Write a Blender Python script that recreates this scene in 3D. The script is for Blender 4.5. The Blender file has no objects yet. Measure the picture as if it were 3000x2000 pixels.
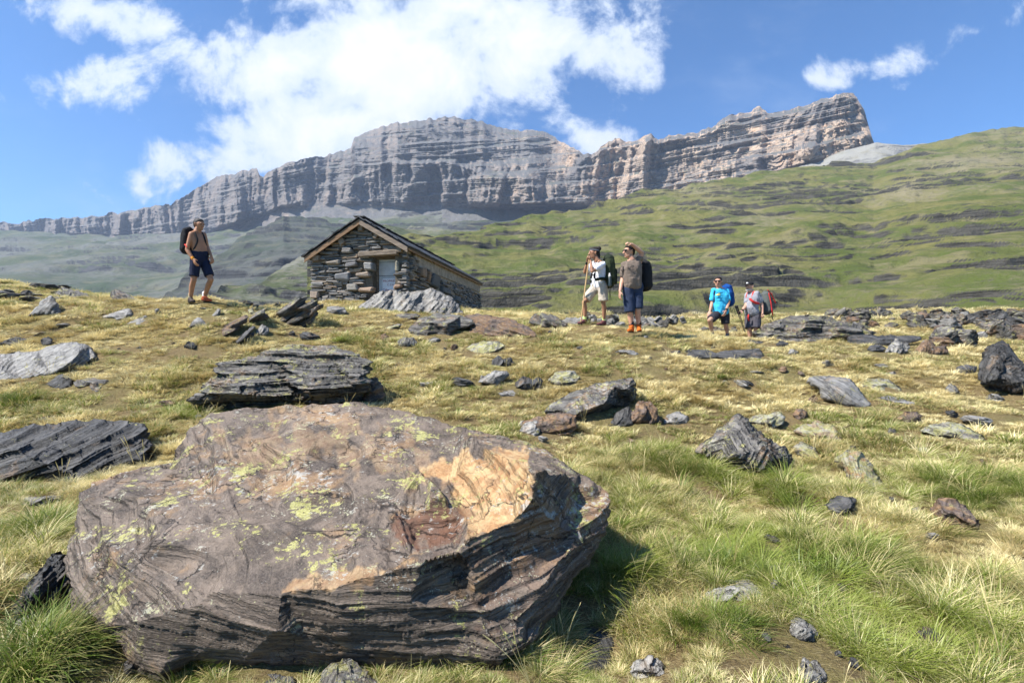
import bpy, bmesh, math, random
import numpy as np
from mathutils import Vector, Matrix
from mathutils.geometry import delaunay_2d_cdt
S = bpy.context.scene
C = S.collection
R = math.radians

# ------------------------------------------------------------------ camera
F = 1500.0                                   # focal length in photo pixels (3000 px wide)
cd = bpy.data.cameras.new('camera'); cam = bpy.data.objects.new('camera', cd); C.objects.link(cam)
cam.location = (0, 0, 0); cam.rotation_euler = (R(90), 0, 0)
cd.sensor_width = 36; cd.lens = 36 * F / 3000; cd.clip_start = 0.05; cd.clip_end = 60000
S.camera = cam
S.view_settings.view_transform = 'Standard'; S.view_settings.look = 'None'
S.view_settings.gamma = 1; S.view_settings.exposure = 1.05
S.cycles.use_denoising = True
S.cycles.max_bounces = 6; S.cycles.volume_bounces = 0; S.cycles.transparent_max_bounces = 8
SUN_EL, SUN_AZ = 50.0, 247.0

def P(px, py, D):
    return np.array([(px - 1500) / F * D, D, (1000 - py) / F * D])

# ------------------------------------------------------------------ node helper
class G:
    def __init__(s, nt):
        s.nt = nt
    def n(s, typ, ins=None, **props):
        nd = s.nt.nodes.new('ShaderNode' + typ)
        for k, v in props.items(): setattr(nd, k, v)
        if ins:
            for k, v in ins.items():
                sk = nd.inputs[k]
                if isinstance(v, bpy.types.NodeSocket): s.nt.links.new(v, sk)
                else: sk.default_value = v
        return nd
    def m(s, op, a, b=0.0, c=0.0, clamp=False):
        nd = s.nt.nodes.new('ShaderNodeMath'); nd.operation = op; nd.use_clamp = clamp
        for i, v in enumerate((a, b, c)):
            if isinstance(v, bpy.types.NodeSocket): s.nt.links.new(v, nd.inputs[i])
            else: nd.inputs[i].default_value = v
        return nd.outputs[0]
    def mr(s, v, a, b, c=0.0, d=1.0, smooth=True):
        nd = s.n('MapRange', {0: v, 1: a, 2: b, 3: c, 4: d}); nd.clamp = True
        if smooth: nd.interpolation_type = 'SMOOTHSTEP'
        return nd.outputs[0]
    def mix(s, f, a, b, blend='MIX'):
        nd = s.nt.nodes.new('ShaderNodeMix'); nd.data_type = 'RGBA'; nd.blend_type = blend
        for i, v in ((0, f), (6, a), (7, b)):
            if isinstance(v, bpy.types.NodeSocket): s.nt.links.new(v, nd.inputs[i])
            elif i == 0: nd.inputs[0].default_value = v
            else: nd.inputs[i].default_value = (*v, 1) if len(v) == 3 else v
        return nd.outputs[2]
    def noise(s, vec, scale, det=4, rough=.55, dist=0.0):
        return s.n('TexNoise', {'Vector': vec, 'Scale': scale, 'Detail': det, 'Roughness': rough, 'Distortion': dist}).outputs[0]
    def mapping(s, vec, loc=(0, 0, 0), rot=(0, 0, 0), scale=(1, 1, 1), typ='POINT'):
        return s.n('Mapping', {'Vector': vec, 'Location': loc, 'Rotation': rot, 'Scale': scale}, vector_type=typ).outputs[0]
    def ramp(s, f, stops):
        nd = s.n('ValToRGB', {0: f}); e = nd.color_ramp.elements
        while len(e) < len(stops): e.new(0.5)
        for i, (p, c) in enumerate(stops):
            e[i].position = p; e[i].color = (*c, 1)
        return nd.outputs[0]

# ------------------------------------------------------------------ world: sky with clouds
w = bpy.data.worlds.new('World'); S.world = w; w.use_nodes = True
w.node_tree.nodes.clear(); g = G(w.node_tree)
sky = g.n('TexSky'); sky.sky_type = 'NISHITA'; sky.sun_disc = False
sky.sun_elevation = R(SUN_EL); sky.sun_rotation = R(SUN_AZ); sky.altitude = 2200; sky.air_density = 1.0; sky.dust_density = 0.6; sky.ozone_density = 2.5
tc = g.n('TexCoord').outputs['Generated']
sp = g.n('SeparateXYZ', {0: tc})
yy = g.m('MAXIMUM', sp.outputs[1], 0.12)
uv = g.n('CombineXYZ', {0: g.m('DIVIDE', sp.outputs[0], yy), 1: g.m('DIVIDE', sp.outputs[2], yy), 2: 0.0}).outputs[0]
blobs = [  # px, py, a, b, rotation (deg, up to the right), weight
    (830, 200, 330, 150, 0, 1.35), (1150, 190, 450, 200, 0, 1.5), (1560, 130, 330, 160, 12, 1.25), (950, 370, 350, 170, 0, 1.35),
    (700, 460, 300, 100, 12, .9), (1330, 20, 620, 90, 0, .9), (1900, 120, 150, 110, 40, .5), (1700, 170, 150, 60, 10, .6),
    (215, 250, 190, 85, -12, .8), (200, 300, 90, 80, 0, .6), (290, 30, 220, 70, -10, .75), (1710, 395, 125, 75, -8, .95), (1480, 372, 60, 30, 0, .45),
    (2450, 225, 130, 45, 20, .66), (2570, 200, 150, 50, 8, .66), (2850, 90, 100, 50, 40, .62), (2970, 40, 130, 50, 25, .58), (385, 560, 110, 55, -20, .5),
    (540, 560, 140, 35, 20, .5), (470, 80, 110, 45, 0, .45), (-500, 300, 500, 200, 0, .8), (3800, 200, 500, 160, 10, .8)]
wn = g.noise(uv, 5.0, 3, .5)
wv = g.n('VectorMath', {0: uv, 1: g.n('CombineXYZ', {0: g.m('MULTIPLY', g.m('SUBTRACT', wn, .5), .10), 1: g.m('MULTIPLY', g.m('SUBTRACT', g.noise(uv, 7.3, 3, .5), .5), .10), 2: 0.}).outputs[0]}, operation='ADD').outputs[0]
fld = None
for bx_, by_, a_, b_, r_, w_ in blobs:
    mp = g.mapping(wv, ((bx_ - 1500) / F, (1000 - by_) / F, 0), (0, 0, R(r_)), (a_ / F, b_ / F, 1), 'TEXTURE')
    ln = g.n('VectorMath', {0: mp}, operation='LENGTH').outputs['Value']
    v_ = g.m('MULTIPLY', g.m('SUBTRACT', 1.25, ln), w_)
    fld = v_ if fld is None else g.n('Math', {0: fld, 1: v_, 2: .10}, operation='SMOOTH_MAX').outputs[0]
n1 = g.noise(uv, 6.0, 11, .64, .25)
n2 = g.noise(uv, 2.6, 4, .5)
dens = g.m('ADD', fld, g.m('ADD', g.m('MULTIPLY', g.m('SUBTRACT', n1, .5), 4.2), g.m('MULTIPLY', g.m('SUBTRACT', n2, .5), .8)))
alpha = g.mr(dens, .15, .85)
core = g.mr(dens, .5, 1.7)
wisp = g.m('MULTIPLY', g.mr(g.noise(g.mapping(uv, scale=(1, 2.2, 1)), 3.0, 9, .6, .3), .5, .85), .22)
alpha = g.m('MAXIMUM', alpha, wisp)
skyc = g.mix(1.0, sky.outputs[0], (.58, 1.08, 1.46), 'MULTIPLY')
cl = g.mix(core, (5.4, 6.2, 7.6), (7.6, 7.7, 7.9))
cl = g.mix(g.m('MULTIPLY', g.mr(g.noise(uv, 7, 6, .6), .45, .75), .35), cl, (5.9, 6.3, 7.0))
up = g.mr(sp.outputs[2], -.02, .02)
full = g.mix(alpha, skyc, cl)
bg = g.n('Background', {'Color': full, 'Strength': 0.072})
out = g.n('OutputWorld', {'Surface': bg.outputs[0]})

# ------------------------------------------------------------------ sun
sl = bpy.data.lights.new('sun', 'SUN'); sl.energy = 5.0; sl.angle = R(0.53); sl.color = (1, .955, .88)
so = bpy.data.objects.new('sun', sl); C.objects.link(so)
az = R(SUN_AZ); el = R(SUN_EL)
SUN = Vector((math.sin(az) * math.cos(el), math.cos(az) * math.cos(el), math.sin(el)))
so.rotation_euler = SUN.to_track_quat('Z', 'Y').to_euler()

# ------------------------------------------------------------------ numpy noise
def _h(ix, iy, iz, seed):
    with np.errstate(over='ignore'):
        n = (ix.astype(np.int64) * 374761393 + iy.astype(np.int64) * 668265263 + iz.astype(np.int64) * 2147483647 + seed * 974634777).astype(np.uint64)
        n = (n ^ (n >> np.uint64(13))) * np.uint64(1274126177)
        n = (n ^ (n >> np.uint64(16))) * np.uint64(2246822519)
        n = n ^ (n >> np.uint64(15))
    return (n & np.uint64(0xFFFFF)).astype(np.float64) / 0xFFFFF
def vnoise(x, y, z=0.0, seed=0):
    x, y, z = np.broadcast_arrays(np.asarray(x, float), np.asarray(y, float), np.asarray(z, float))
    ix, iy, iz = np.floor(x), np.floor(y), np.floor(z)
    fx, fy, fz = x - ix, y - iy, z - iz
    fx, fy, fz = [f * f * f * (f * (f * 6 - 15) + 10) for f in (fx, fy, fz)]
    r = 0
    for a in (0, 1):
        for b in (0, 1):
            for c in (0, 1):
                r = r + _h(ix + a, iy + b, iz + c, seed) * (fx if a else 1 - fx) * (fy if b else 1 - fy) * (fz if c else 1 - fz)
    return r * 2 - 1
def fbm(x, y, z=0.0, oct=4, seed=0, gain=.5):
    s, a, f = 0, 1, 1
    for i in range(oct):
        s = s + a * vnoise(np.asarray(x) * f, np.asarray(y) * f, np.asarray(z) * f, seed + i * 17); a *= gain; f *= 2.03
    return s
def ridged(x, y, z=0.0, oct=4, seed=0, gain=.5):
    s, a, f = 0, 1, 1
    for i in range(oct):
        s = s + a * (1 - 2 * np.abs(vnoise(np.asarray(x) * f, np.asarray(y) * f, np.asarray(z) * f, seed + i * 17))); a *= gain; f *= 2.07
    return s
def sst(x, a, b):
    t = np.clip((x - a) / (b - a), 0, 1); return t * t * (3 - 2 * t)

# ------------------------------------------------------------------ object helpers
def tag(o, label=None, cat=None, group=None, kind=None):
    if label: o['label'] = label
    if cat: o['category'] = cat
    if group: o['group'] = group
    if kind: o['kind'] = kind
    return o
def link(o, parent=None):
    C.objects.link(o)
    if parent: o.parent = parent
    return o
def empty(name, loc=(0, 0, 0)):
    o = bpy.data.objects.new(name, None); C.objects.link(o); o.location = loc; o.empty_display_size = .1
    return o
def mesh_np(name, v, faces, mat, parent=None, smooth=False, origin=None):
    """v Nx3, faces list or array of quads/tris"""
    v = np.asarray(v, float)
    if origin is not None: v = v - np.asarray(origin)
    me = bpy.data.meshes.new(name)
    f = np.asarray(faces) if not isinstance(faces, list) else None
    if f is None:
        me.from_pydata(v.tolist(), [], faces)
    else:
        k = f.shape[1]
        me.vertices.add(len(v)); me.vertices.foreach_set('co', v.astype(np.float32).ravel())
        me.loops.add(f.size); me.loops.foreach_set('vertex_index', f.astype(np.int32).ravel())
        me.polygons.add(len(f)); me.polygons.foreach_set('loop_start', np.arange(0, f.size, k, dtype=np.int32))
        me.update(calc_edges=True)
    me.validate()
    if smooth: me.polygons.foreach_set('use_smooth', np.ones(len(me.polygons), bool))
    if mat: me.materials.append(mat)
    o = bpy.data.objects.new(name, me); link(o, parent)
    if origin is not None and parent is None: o.location = origin
    return o
def grid_faces(nr, nc):
    i = np.arange(nr - 1)[:, None] * nc + np.arange(nc - 1)[None, :]
    return np.stack([i, i + 1, i + nc + 1, i + nc], -1).reshape(-1, 4)
def newmat(name):
    m = bpy.data.materials.new(name); m.use_nodes = True; m.node_tree.nodes.clear()
    return m, G(m.node_tree)
def finish(g, color, rough=.9, bump=None, bs=.3, bd=.02, spec=.2, extra=None):
    ins = {'Base Color': color, 'Roughness': rough, 'Specular IOR Level': spec}
    if bump is not None:
        ins['Normal'] = g.n('Bump', {'Height': bump, 'Strength': bs, 'Distance': bd}).outputs[0]
    b = g.n('BsdfPrincipled', ins); g.n('OutputMaterial', {0: b.outputs[0]})
    return b

# ------------------------------------------------------------------ far terrain materials
def mat_massif():
    m, g = newmat('limestone_cliff')
    geo = g.n('NewGeometry'); pos = geo.outputs['Position']
    nz = g.n('SeparateXYZ', {0: geo.outputs['True Normal']}).outputs[2]
    a = g.noise(pos, .006, 5, .6)
    strata = g.noise(g.mapping(pos, scale=(.10, .10, 1.8)), .045, 7, .7, .15)
    b = g.noise(pos, .05, 6, .65)
    stain = g.noise(g.mapping(pos, scale=(1, 1, .18)), .03, 5, .6)
    x = g.n('SeparateXYZ', {0: pos}).outputs[0]
    warm = g.m('MULTIPLY', g.mr(a, .34, .56), g.mr(x, -250, 550, .2, 1.0))
    c = g.mix(warm, (.155, .145, .142), (.48, .36, .265))
    c = g.mix(g.m('MULTIPLY', g.mr(stain, .52, .66), g.m('MULTIPLY', warm, .7)), c, (.48, .30, .18))
    c = g.mix(g.mr(strata, .5, .60, 0, .42), c, (.065, .06, .062))
    c = g.mix(g.mr(strata, .42, .32, 0, .4), c, (.26, .235, .21))
    c = g.mix(g.mr(b, .5, .66, 0, .55), c, (.06, .055, .055))
    scree = g.mr(g.m('ADD', nz, g.m('MULTIPLY', g.m('SUBTRACT', b, .5), .5)), .62, .8)
    c = g.mix(scree, c, (.135, .133, .130))
    vg = g.m('MULTIPLY', scree, g.mr(g.noise(pos, .012, 5, .6), .55, .7))
    c = g.mix(g.m('MULTIPLY', vg, .6), c, (.08, .10, .05))
    finish(g, c, .95, b, 1.0, 12.0, .1)
    return m
def mat_slope(name, grass, grass2, rock, scree, scr_lo, scr_hi, sc=1.0, rk0=.80, rk1=.62):
    m, g = newmat(name)
    geo = g.n('NewGeometry'); pos = geo.outputs['Position']
    nz = g.n('SeparateXYZ', {0: geo.outputs['True Normal']}).outputs[2]
    a = g.noise(pos, .02 * sc, 5, .6); b = g.noise(pos, .25 * sc, 6, .7); d = g.noise(pos, .006 * sc, 4, .6)
    st = g.noise(g.mapping(pos, rot=(0, R(-4), 0), scale=(.12, .3, 2.6)), .09 * sc, 6, .65)
    f = g.noise(pos, 1.1 * sc, 4, .65)
    st2 = g.noise(g.mapping(pos, rot=(0, R(-3), 0), scale=(.10, .25, 2.4)), .38 * sc, 6, .7); dd = g.noise(pos, .055 * sc, 6, .65)
    c = g.mix(g.mr(a, .38, .64), grass, grass2)
    c = g.mix(g.mr(b, .42, .68, 0, .55), c, tuple(x * .55 for x in grass))
    c = g.mix(g.m('MULTIPLY', g.mr(g.m('ADD', d, g.m('MULTIPLY', g.m('SUBTRACT', b, .5), .5)), scr_lo, scr_hi), .9), c, scree)
    c = g.mix(g.mr(f, .60, .72, 0, .35), c, tuple(x * 1.2 for x in scree))
    c = g.mix(g.mr(dd, .50, .66, 0, .75), c, tuple(.5 * a_ + .5 * b_ for a_, b_ in zip(scree, (.17, .15, .06))))
    c = g.mix(g.m('MULTIPLY', g.mr(st2, .60, .66), .8), c, tuple(x * .8 for x in rock))
    c = g.mix(g.m('MULTIPLY', g.mr(st2, .40, .34), .5), c, tuple(x * 1.1 for x in scree))
    steep = g.m('ADD', nz, g.m('MULTIPLY', g.m('SUBTRACT', b, .5), .45))
    rk = g.mr(steep, rk0, rk1)
    rk = g.m('MAXIMUM', rk, g.m('MULTIPLY', g.mr(st, .60, .66), g.mr(b, .46, .56, 0, .85)))
    rc = g.mix(g.mr(st2, .42, .62), tuple(x * 1.1 for x in rock), tuple(x * .28 for x in rock))
    rc = g.mix(g.mr(b, .5, .64, 0, .5), rc, tuple(x * .3 for x in rock))
    rc = g.mix(g.mr(f, .35, .65, 0, .4), rc, tuple(x * .5 for x in rock))
    c = g.mix(rk, c, rc)
    finish(g, c, .95, g.m('ADD', b, g.m('MULTIPLY', f, .4)), .9, 2.5 / sc, .1)
    return m
def sheet(name, pxs, rows, fn, mat, kind='structure', smooth=False):
    """rows: parameter 0..1; fn(px 2D, t 2D) -> X,Y,Z arrays"""
    PX, T = np.meshgrid(pxs, rows)
    X, Y, Z = fn(PX, T)
    v = np.stack([X, Y, Z], -1).reshape(-1, 3)
    o = mesh_np(name, v, grid_faces(len(rows), len(pxs)), mat, smooth=smooth)
    tag(o, kind=kind); return o
def tab(pairs):
    a = np.array(pairs, float); return lambda x: np.interp(x, a[:, 0], a[:, 1])

# massif ------------------------------------------------------------
SKY = tab([(-500, 690), (-100, 662), (0, 652), (50, 655), (80, 648), (130, 640), (200, 640), (290, 634), (320, 622), (345, 626), (430, 606), (500, 598), (515, 585), (560, 562), (620, 527), (640, 515), (700, 505), (752, 489), (762, 512), (772, 517), (782, 506), (830, 482), (862, 471), (960, 455), (1028, 434), (1040, 402), (1100, 375), (1150, 362), (1222, 352), (1330, 342), (1400, 352), (1440, 366), (1500, 381), (1590, 383), (1622, 402), (1700, 446), (1735, 452), (1762, 430), (1802, 404), (1820, 410), (1862, 413), (1880, 400), (1910, 393), (1928, 413), (1960, 396), (2000, 393), (2040, 391), (2100, 366), (2128, 340), (2200, 328), (2225, 314), (2248, 330), (2320, 321), (2400, 292), (2445, 280), (2470, 273), (2500, 274), (2518, 300), (2532, 322), (2545, 370), (2562, 425), (2600, 445), (2700, 500)])
FOOT = tab([(-500, 700), (0, 676), (200, 686), (400, 694), (560, 700), (700, 660), (830, 612), (1000, 606), (1200, 612), (1500, 618), (1700, 612), (1850, 605), (2000, 585), (2200, 540), (2330, 500), (2450, 470), (2562, 442), (2700, 520)])
MD = tab([(-500, 3300), (0, 2900), (500, 2450), (900, 2050), (1300, 1950), (1700, 1850), (2100, 1600), (2560, 1400), (2700, 1400)])
def massif(PX, T):
    ys = SKY(PX) + fbm(PX / 14, 0, 0, 3, 5) * 3.5; yf = FOOT(PX)
    s = np.clip((T - .25) / .65, 0, 1)               # 0 foot of the cliff .. 1 skyline
    tal = np.clip(T / .25, 0, 1); back = np.clip((T - .9) / .1, 0, 1)
    py = yf + (ys - yf) * s + (1 - tal) * 130
    D0 = MD(PX)
    H = (yf - ys) / F * D0
    D = D0 - (1 - tal) * 420 + s * H * .55
    z = (1000 - py) / F * D
    X0 = (PX - 1500) / F * D0
    led = 0
    for h_, am, sd in ((64, 17, 3), (23, 9, 4), (8.5, 4, 6)):
        q = (z + X0 * -.03) / h_ + fbm(X0 / 900, z / 900, 0, 2, sd) * .35 + fbm(X0 / 90, z / 90, 0, 2, sd) * .12; fr = q - np.floor(q)
        led = led + (sst(fr, .8, 1.0) - fr) * am * 1.6 * sst(fbm(X0 / 300, z / 60, 0, 2, sd + 60), -.5, .2)
    # buttresses / gullies (vertical fluting)
    wx = X0 + fbm(X0 / 140, z / 260, 0, 4, 8) * 22
    but = (ridged(wx / 260, z / 1500, 0, 2, 21) * 95 + ridged(wx / 80, z / 700, 0, 3, 31) * 26 + ridged(wx / 20, z / 200, 0, 3, 36) * 6
           + fbm(wx / 16, z / 22, 0, 4, 41) * 8 + np.floor(fbm(wx / 40, z / 200, 0, 2, 44) * 3.5) * 9)
    big = fbm(X0 / 420, z / 500, 0, 2, 77) * 90
    env = sst(s, 0, .10) * (1 - .5 * sst(s, .92, 1.0)) + .10
    uw = sst(PX, 860, 1010) * (1 - sst(PX, 1600, 1700)); rw = sst(PX, 1960, 2180) * (1 - sst(PX, 2400, 2470)); lw = (1 - sst(PX, 700, 860)) * .35
    s0 = .42 + .10 * fbm(PX / 260, 0, 0, 2, 88)
    rec = np.maximum(0, s - s0); rec2 = np.maximum(0, s - .30 - .12 * fbm(PX / 120, 3, 0, 2, 89))
    D = D + uw * (rec * H * 1.7 + rec ** 2 * 300) + rw * rec2 * H * 1.2 + lw * rec * H * 1.2
    slp = np.clip(uw * sst(s, s0, s0 + .06) * .7 + rw * sst(s, .3, .4) * .45, 0, 1)
    D = D + env * (led * (1 + slp * 1.3) - but * (1 - .6 * slp) + big * (1 + slp * .5)) + slp * (ridged(X0 / 110 + z / 160, z / 130, 0, 4, 66) * 42)
    D = D + back * 500
    z = (1000 - py) / F * D - back * 260
    z = z + (1 - env) * fbm(X0 / 60, D / 60, 0, 4, 13) * 6
    return (PX - 1500) / F * (D), D, z
sheet('mountain', np.arange(-500, 2701, 3.0), np.concatenate([np.linspace(0, .25, 30), np.linspace(.252, .9, 330), np.linspace(.91, 1, 8)]), massif, mat_massif())

# left slopes under the cliffs ---------------------------------------
RS = .0034
def slope_fn(sky, bot, Dt, Db, seed, terr=1.0, back=True, k=1.0, amp=1.0):
    def fn(PX, T):
        t = np.clip(T / .93, 0, 1); bk = np.clip((T - .93) / .07, 0, 1)
        ys = sky(PX) + fbm(PX / 40, 0, 0, 2, seed) * 2.2 * amp * t ** 5; yb = bot(PX)
        py = yb + (ys - yb) * t
        D = Db(PX) * (Dt(PX) / Db(PX)) ** t
        z = (1000 - py) / F * D; X = (PX - 1500) / F * D
        sc = k
        z0 = z
        z = z + (fbm(X / (120 * sc), D / (120 * sc), 0, 5, seed + 1) * 9 + ridged(X / (60 * sc), D / (200 * sc), 0, 3, seed + 2) * 2.0) * sc * amp * np.minimum(1, (D / 250)) 
        for h, wgt, sd in ((42 * sc, .36, 6), (17 * sc, .58, 3), (7 * sc, .85, 4), (3.0 * sc, .8, 5)):
            wob = fbm(X / (14 * h), D / (14 * h), 0, 4, seed + sd) * 1.3
            q = (z - .045 * X) / h + wob; fr = q - np.floor(q)
            msk = sst(fbm(X / (7 * h), z / (1.3 * h), 0, 3, seed + sd + 9), -.08, .36)
            z = z + (sst(fr, .66, 1.0) - fr) * h * wgt * terr * msk * sst(h / (D * RS), 3.0, 7.0)
        z = z - bk * 120
        D = D + bk * 150
        return (PX - 1500) / F * D, D, z
    return fn
m_left = mat_slope('pale_alpine_slope', (.06, .085, .04), (.10, .115, .06), (.09, .09, .09), (.155, .155, .14), .41, .62, .35)
sheet('far_left_slope', np.arange(-700, 1300, 5.0), np.linspace(0, 1, 260),
      slope_fn(tab([(-700, 705), (-100, 680), (0, 668), (200, 680), (400, 688), (600, 690), (900, 640), (1300, 620)]), tab([(-700, 1020), (1300, 1020)]), tab([(-700, 2900), (0, 2650), (600, 2150), (1300, 1750)]), tab([(-700, 500), (1300, 420)]), 200, .7, k=2.6, amp=.8), m_left)
m_mid = mat_slope('shade_toned_alpine_slope', (.045, .062, .035), (.07, .082, .05), (.07, .07, .07), (.105, .108, .10), .44, .64, .5)  # darker copy of the slope colours, paints the spur's shade
def spur(PX, T):
    # a spur running down to the left; its shade is put into the darker slope colours
    f = slope_fn(tab([(430, 900), (460, 880), (560, 800), (700, 705), (830, 640), (900, 645), (1100, 652), (1500, 650), (2000, 640)]), tab([(300, 1010), (2000, 1010)]), tab([(430, 620), (560, 900), (700, 1250), (850, 1550), (1200, 1500), (2000, 1350)]), tab([(300, 560), (900, 330), (2000, 330)]), 300, .6, k=1.8, amp=.9)
    return f(PX, T)
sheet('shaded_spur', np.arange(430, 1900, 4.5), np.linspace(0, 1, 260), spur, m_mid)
m_near = mat_slope('rocky_near_slope', (.06, .082, .032), (.10, .115, .05), (.11, .11, .108), (.21, .205, .175), .44, .64, .9)
sheet('rocky_knoll', np.arange(560, 1700, 3.5), np.linspace(0, 1, 260),
      slope_fn(tab([(560, 900), (640, 862), (700, 830), (760, 800), (850, 762), (900, 735), (1000, 700), (1100, 672), (1200, 668), (1700, 680)]), tab([(500, 1020), (1700, 1020)]), tab([(560, 190), (760, 330), (1000, 560), (1200, 700), (1700, 700)]), tab([(560, 150), (1700, 130)]), 400, 1.0, k=.9), m_near)

# green hillside on the right ----------------------------------------
m_hill = mat_slope('green_hillside', (.090, .112, .030), (.165, .155, .055), (.085, .08, .068), (.23, .20, .13), .52, .74, 1.0, .78, .66)
HS = tab([(900, 735), (1100, 702), (1180, 690), (1240, 682), (1300, 673), (1400, 662), (1500, 648), (1600, 631), (1700, 611), (1800, 588), (1900, 562), (2000, 541), (2100, 521), (2200, 507), (2300, 496), (2450, 482), (2560, 474), (2600, 455), (2680, 428), (2800, 402), (2900, 385), (3000, 369), (3300, 330), (3900, 260)])
HD = tab([(900, 330), (1200, 420), (1600, 560), (2000, 700), (2500, 850), (3000, 900), (3900, 900)])
HB = tab([(900, 120), (1500, 95), (2200, 75), (3000, 66), (3900, 60)])
def hill(PX, T):
    return slope_fn(HS, lambda p: 1010 + 0 * p, HD, HB, 500, 1.0, k=.62, amp=1.0)(PX, T)
sheet('green_hillside', np.arange(900, 3900, 3.5), np.linspace(0, 1, 780), hill, m_hill)
# scree ridge behind the hillside, below the summit block
m_scr = mat_slope('scree_ridge', (.16, .18, .07), (.22, .22, .10), (.2, .195, .19), (.30, .29, .27), .30, .46, .5)
sheet('scree_slope', np.arange(2050, 3700, 6.0), np.linspace(0, 1, 90),
      slope_fn(tab([(2050, 600), (2200, 535), (2300, 498), (2420, 468), (2520, 442), (2565, 428), (2640, 424), (2720, 421), (3700, 380)]), tab([(2050, 640), (3700, 560)]), tab([(2050, 1450), (2600, 1280), (3700, 1250)]), tab([(2050, 1000), (3700, 1000)]), 600, .4, k=1.2, amp=.8), m_scr)

# valley floor far below ---------------------------------------------
m, g = newmat('valley_turf'); finish(g, g.mix(g.noise(g.n('NewGeometry').outputs['Position'], .01, 5), (.10, .13, .05), (.2, .2, .11)), .95)
bmv = bmesh.new(); bmesh.ops.create_grid(bmv, x_segments=40, y_segments=40, size=4000)
me = bpy.data.meshes.new('valley_floor'); bmv.to_mesh(me); bmv.free(); me.materials.append(m)
vf = link(bpy.data.objects.new('valley_floor', me)); vf.location = (0, 400, -120); vf.scale = (1.1, 1, 1); tag(vf, kind='structure')

# ------------------------------------------------------------------ near ground
GD = np.array([0, 1.2, 2, 3, 4.5, 6.5, 9, 11, 13, 16, 20, 28, 40, 60, 110.])
GU = (np.array([-1500, -400, 0, 300, 600, 1000, 1500, 1880, 2120, 2500, 3000, 3500, 4500.]) - 1500) / F
GP = {  # py of the ground at each depth from 2 m on
 0: [2000, 1640, 1375, 1170, 985, 890, 850, 828, 835],
 1: [2000, 1640, 1375, 1170, 985, 890, 850, 826, 835],
 2: [2000, 1640, 1378, 1172, 990, 900, 856, 828, 832],
 3: [2000, 1640, 1378, 1172, 985, 890, 872, 868, 900],
 4: [2000, 1640, 1380, 1174, 985, 880, 895, 935, 980],
 5: [2000, 1640, 1388, 1188, 1035, 950, 903, 873, 890],
 6: [2000, 1645, 1398, 1205, 1030, 955, 935, 920, 918],
 7: [2000, 1645, 1402, 1212, 1022, 967, 958, 947, 940],
 8: [2000, 1650, 1408, 1222, 1052, 995, 982, 958, 940],
 9: [2000, 1650, 1410, 1230, 1075, 1008, 985, 960, 938],
 10: [2000, 1650, 1415, 1240, 1095, 1042, 1002, 966, 943],
 11: [2000, 1650, 1415, 1240, 1095, 1042, 1002, 966, 945],
 12: [2000, 1650, 1415, 1240, 1095, 1042, 1002, 966, 945]}
GX = {0: (870, 960), 1: (870, 960), 2: (870, 960), 3: (960, 1010), 4: (1010, 1040), 5: (905, 960), 6: (919, 955), 7: (938, 955), 8: (930, 940), 9: (921, 925), 10: (922, 920), 11: (922, 925), 12: (922, 925)}
ZT = np.zeros((len(GU), len(GD)))
for i in range(len(GU)):
    py = GP[i] + list(GX[i])
    for j, p_ in enumerate(py): ZT[i, j + 2] = (1000 - p_) / F * GD[j + 2]
    ZT[i, 0] = ZT[i, 1] = -1.34
    ZT[i, 13] = ZT[i, 12] - 4; ZT[i, 14] = ZT[i, 12] - 40
def _cub(a, b, c, d, t): return b + .5 * t * (c - a + t * (2 * a - 5 * b + 4 * c - d + t * (3 * (b - c) + d - a)))
def ground_base(x, y):
    x, y = np.broadcast_arrays(np.asarray(x, float), np.asarray(y, float))
    D = np.clip(y, 0, 109.9); u = np.clip(x / np.maximum(y, 2.2), GU[0], GU[-1] - 1e-6)
    j = np.clip(np.searchsorted(GD, D, side='right') - 1, 0, len(GD) - 2); t = (D - GD[j]) / (GD[j + 1] - GD[j])
    i = np.clip(np.searchsorted(GU, u, side='right') - 1, 0, len(GU) - 2); s = (u - GU[i]) / (GU[i + 1] - GU[i])
    s = s * s * (3 - 2 * s) * .5 + s * .5
    def row(ii):
        def z(jj): return ZT[ii, np.clip(jj, 0, len(GD) - 1)]
        # monotone-ish: blend cubic and linear
        return .5 * _cub(z(j - 1), z(j), z(j + 1), z(j + 2), t) + .5 * (z(j) * (1 - t) + z(j + 1) * t)
    return row(i) * (1 - s) + row(i + 1) * s
PADS = [(*P(a, b, d), r) for a, b, d, r in ((566, 885, 10.6, .5), (600, 892, 10.6, .5), (1712, 953, 10.9, .5), (1770, 957, 10.9, .5), (1856, 984, 10.1, .5), (2084, 988, 12.0, .5), (2131, 991, 12.3, .5), (2200, 1016, 12.25, .6))]
HOLLOW = [(.42, 2.35, .16, .22), (.62, 2.75, .10, .25), (-1.45, 2.15, .08, .2), (1.9, 4.1, .08, .3), (.9, 3.6, .06, .3), (2.3, 3.0, .07, .3)]
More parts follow.
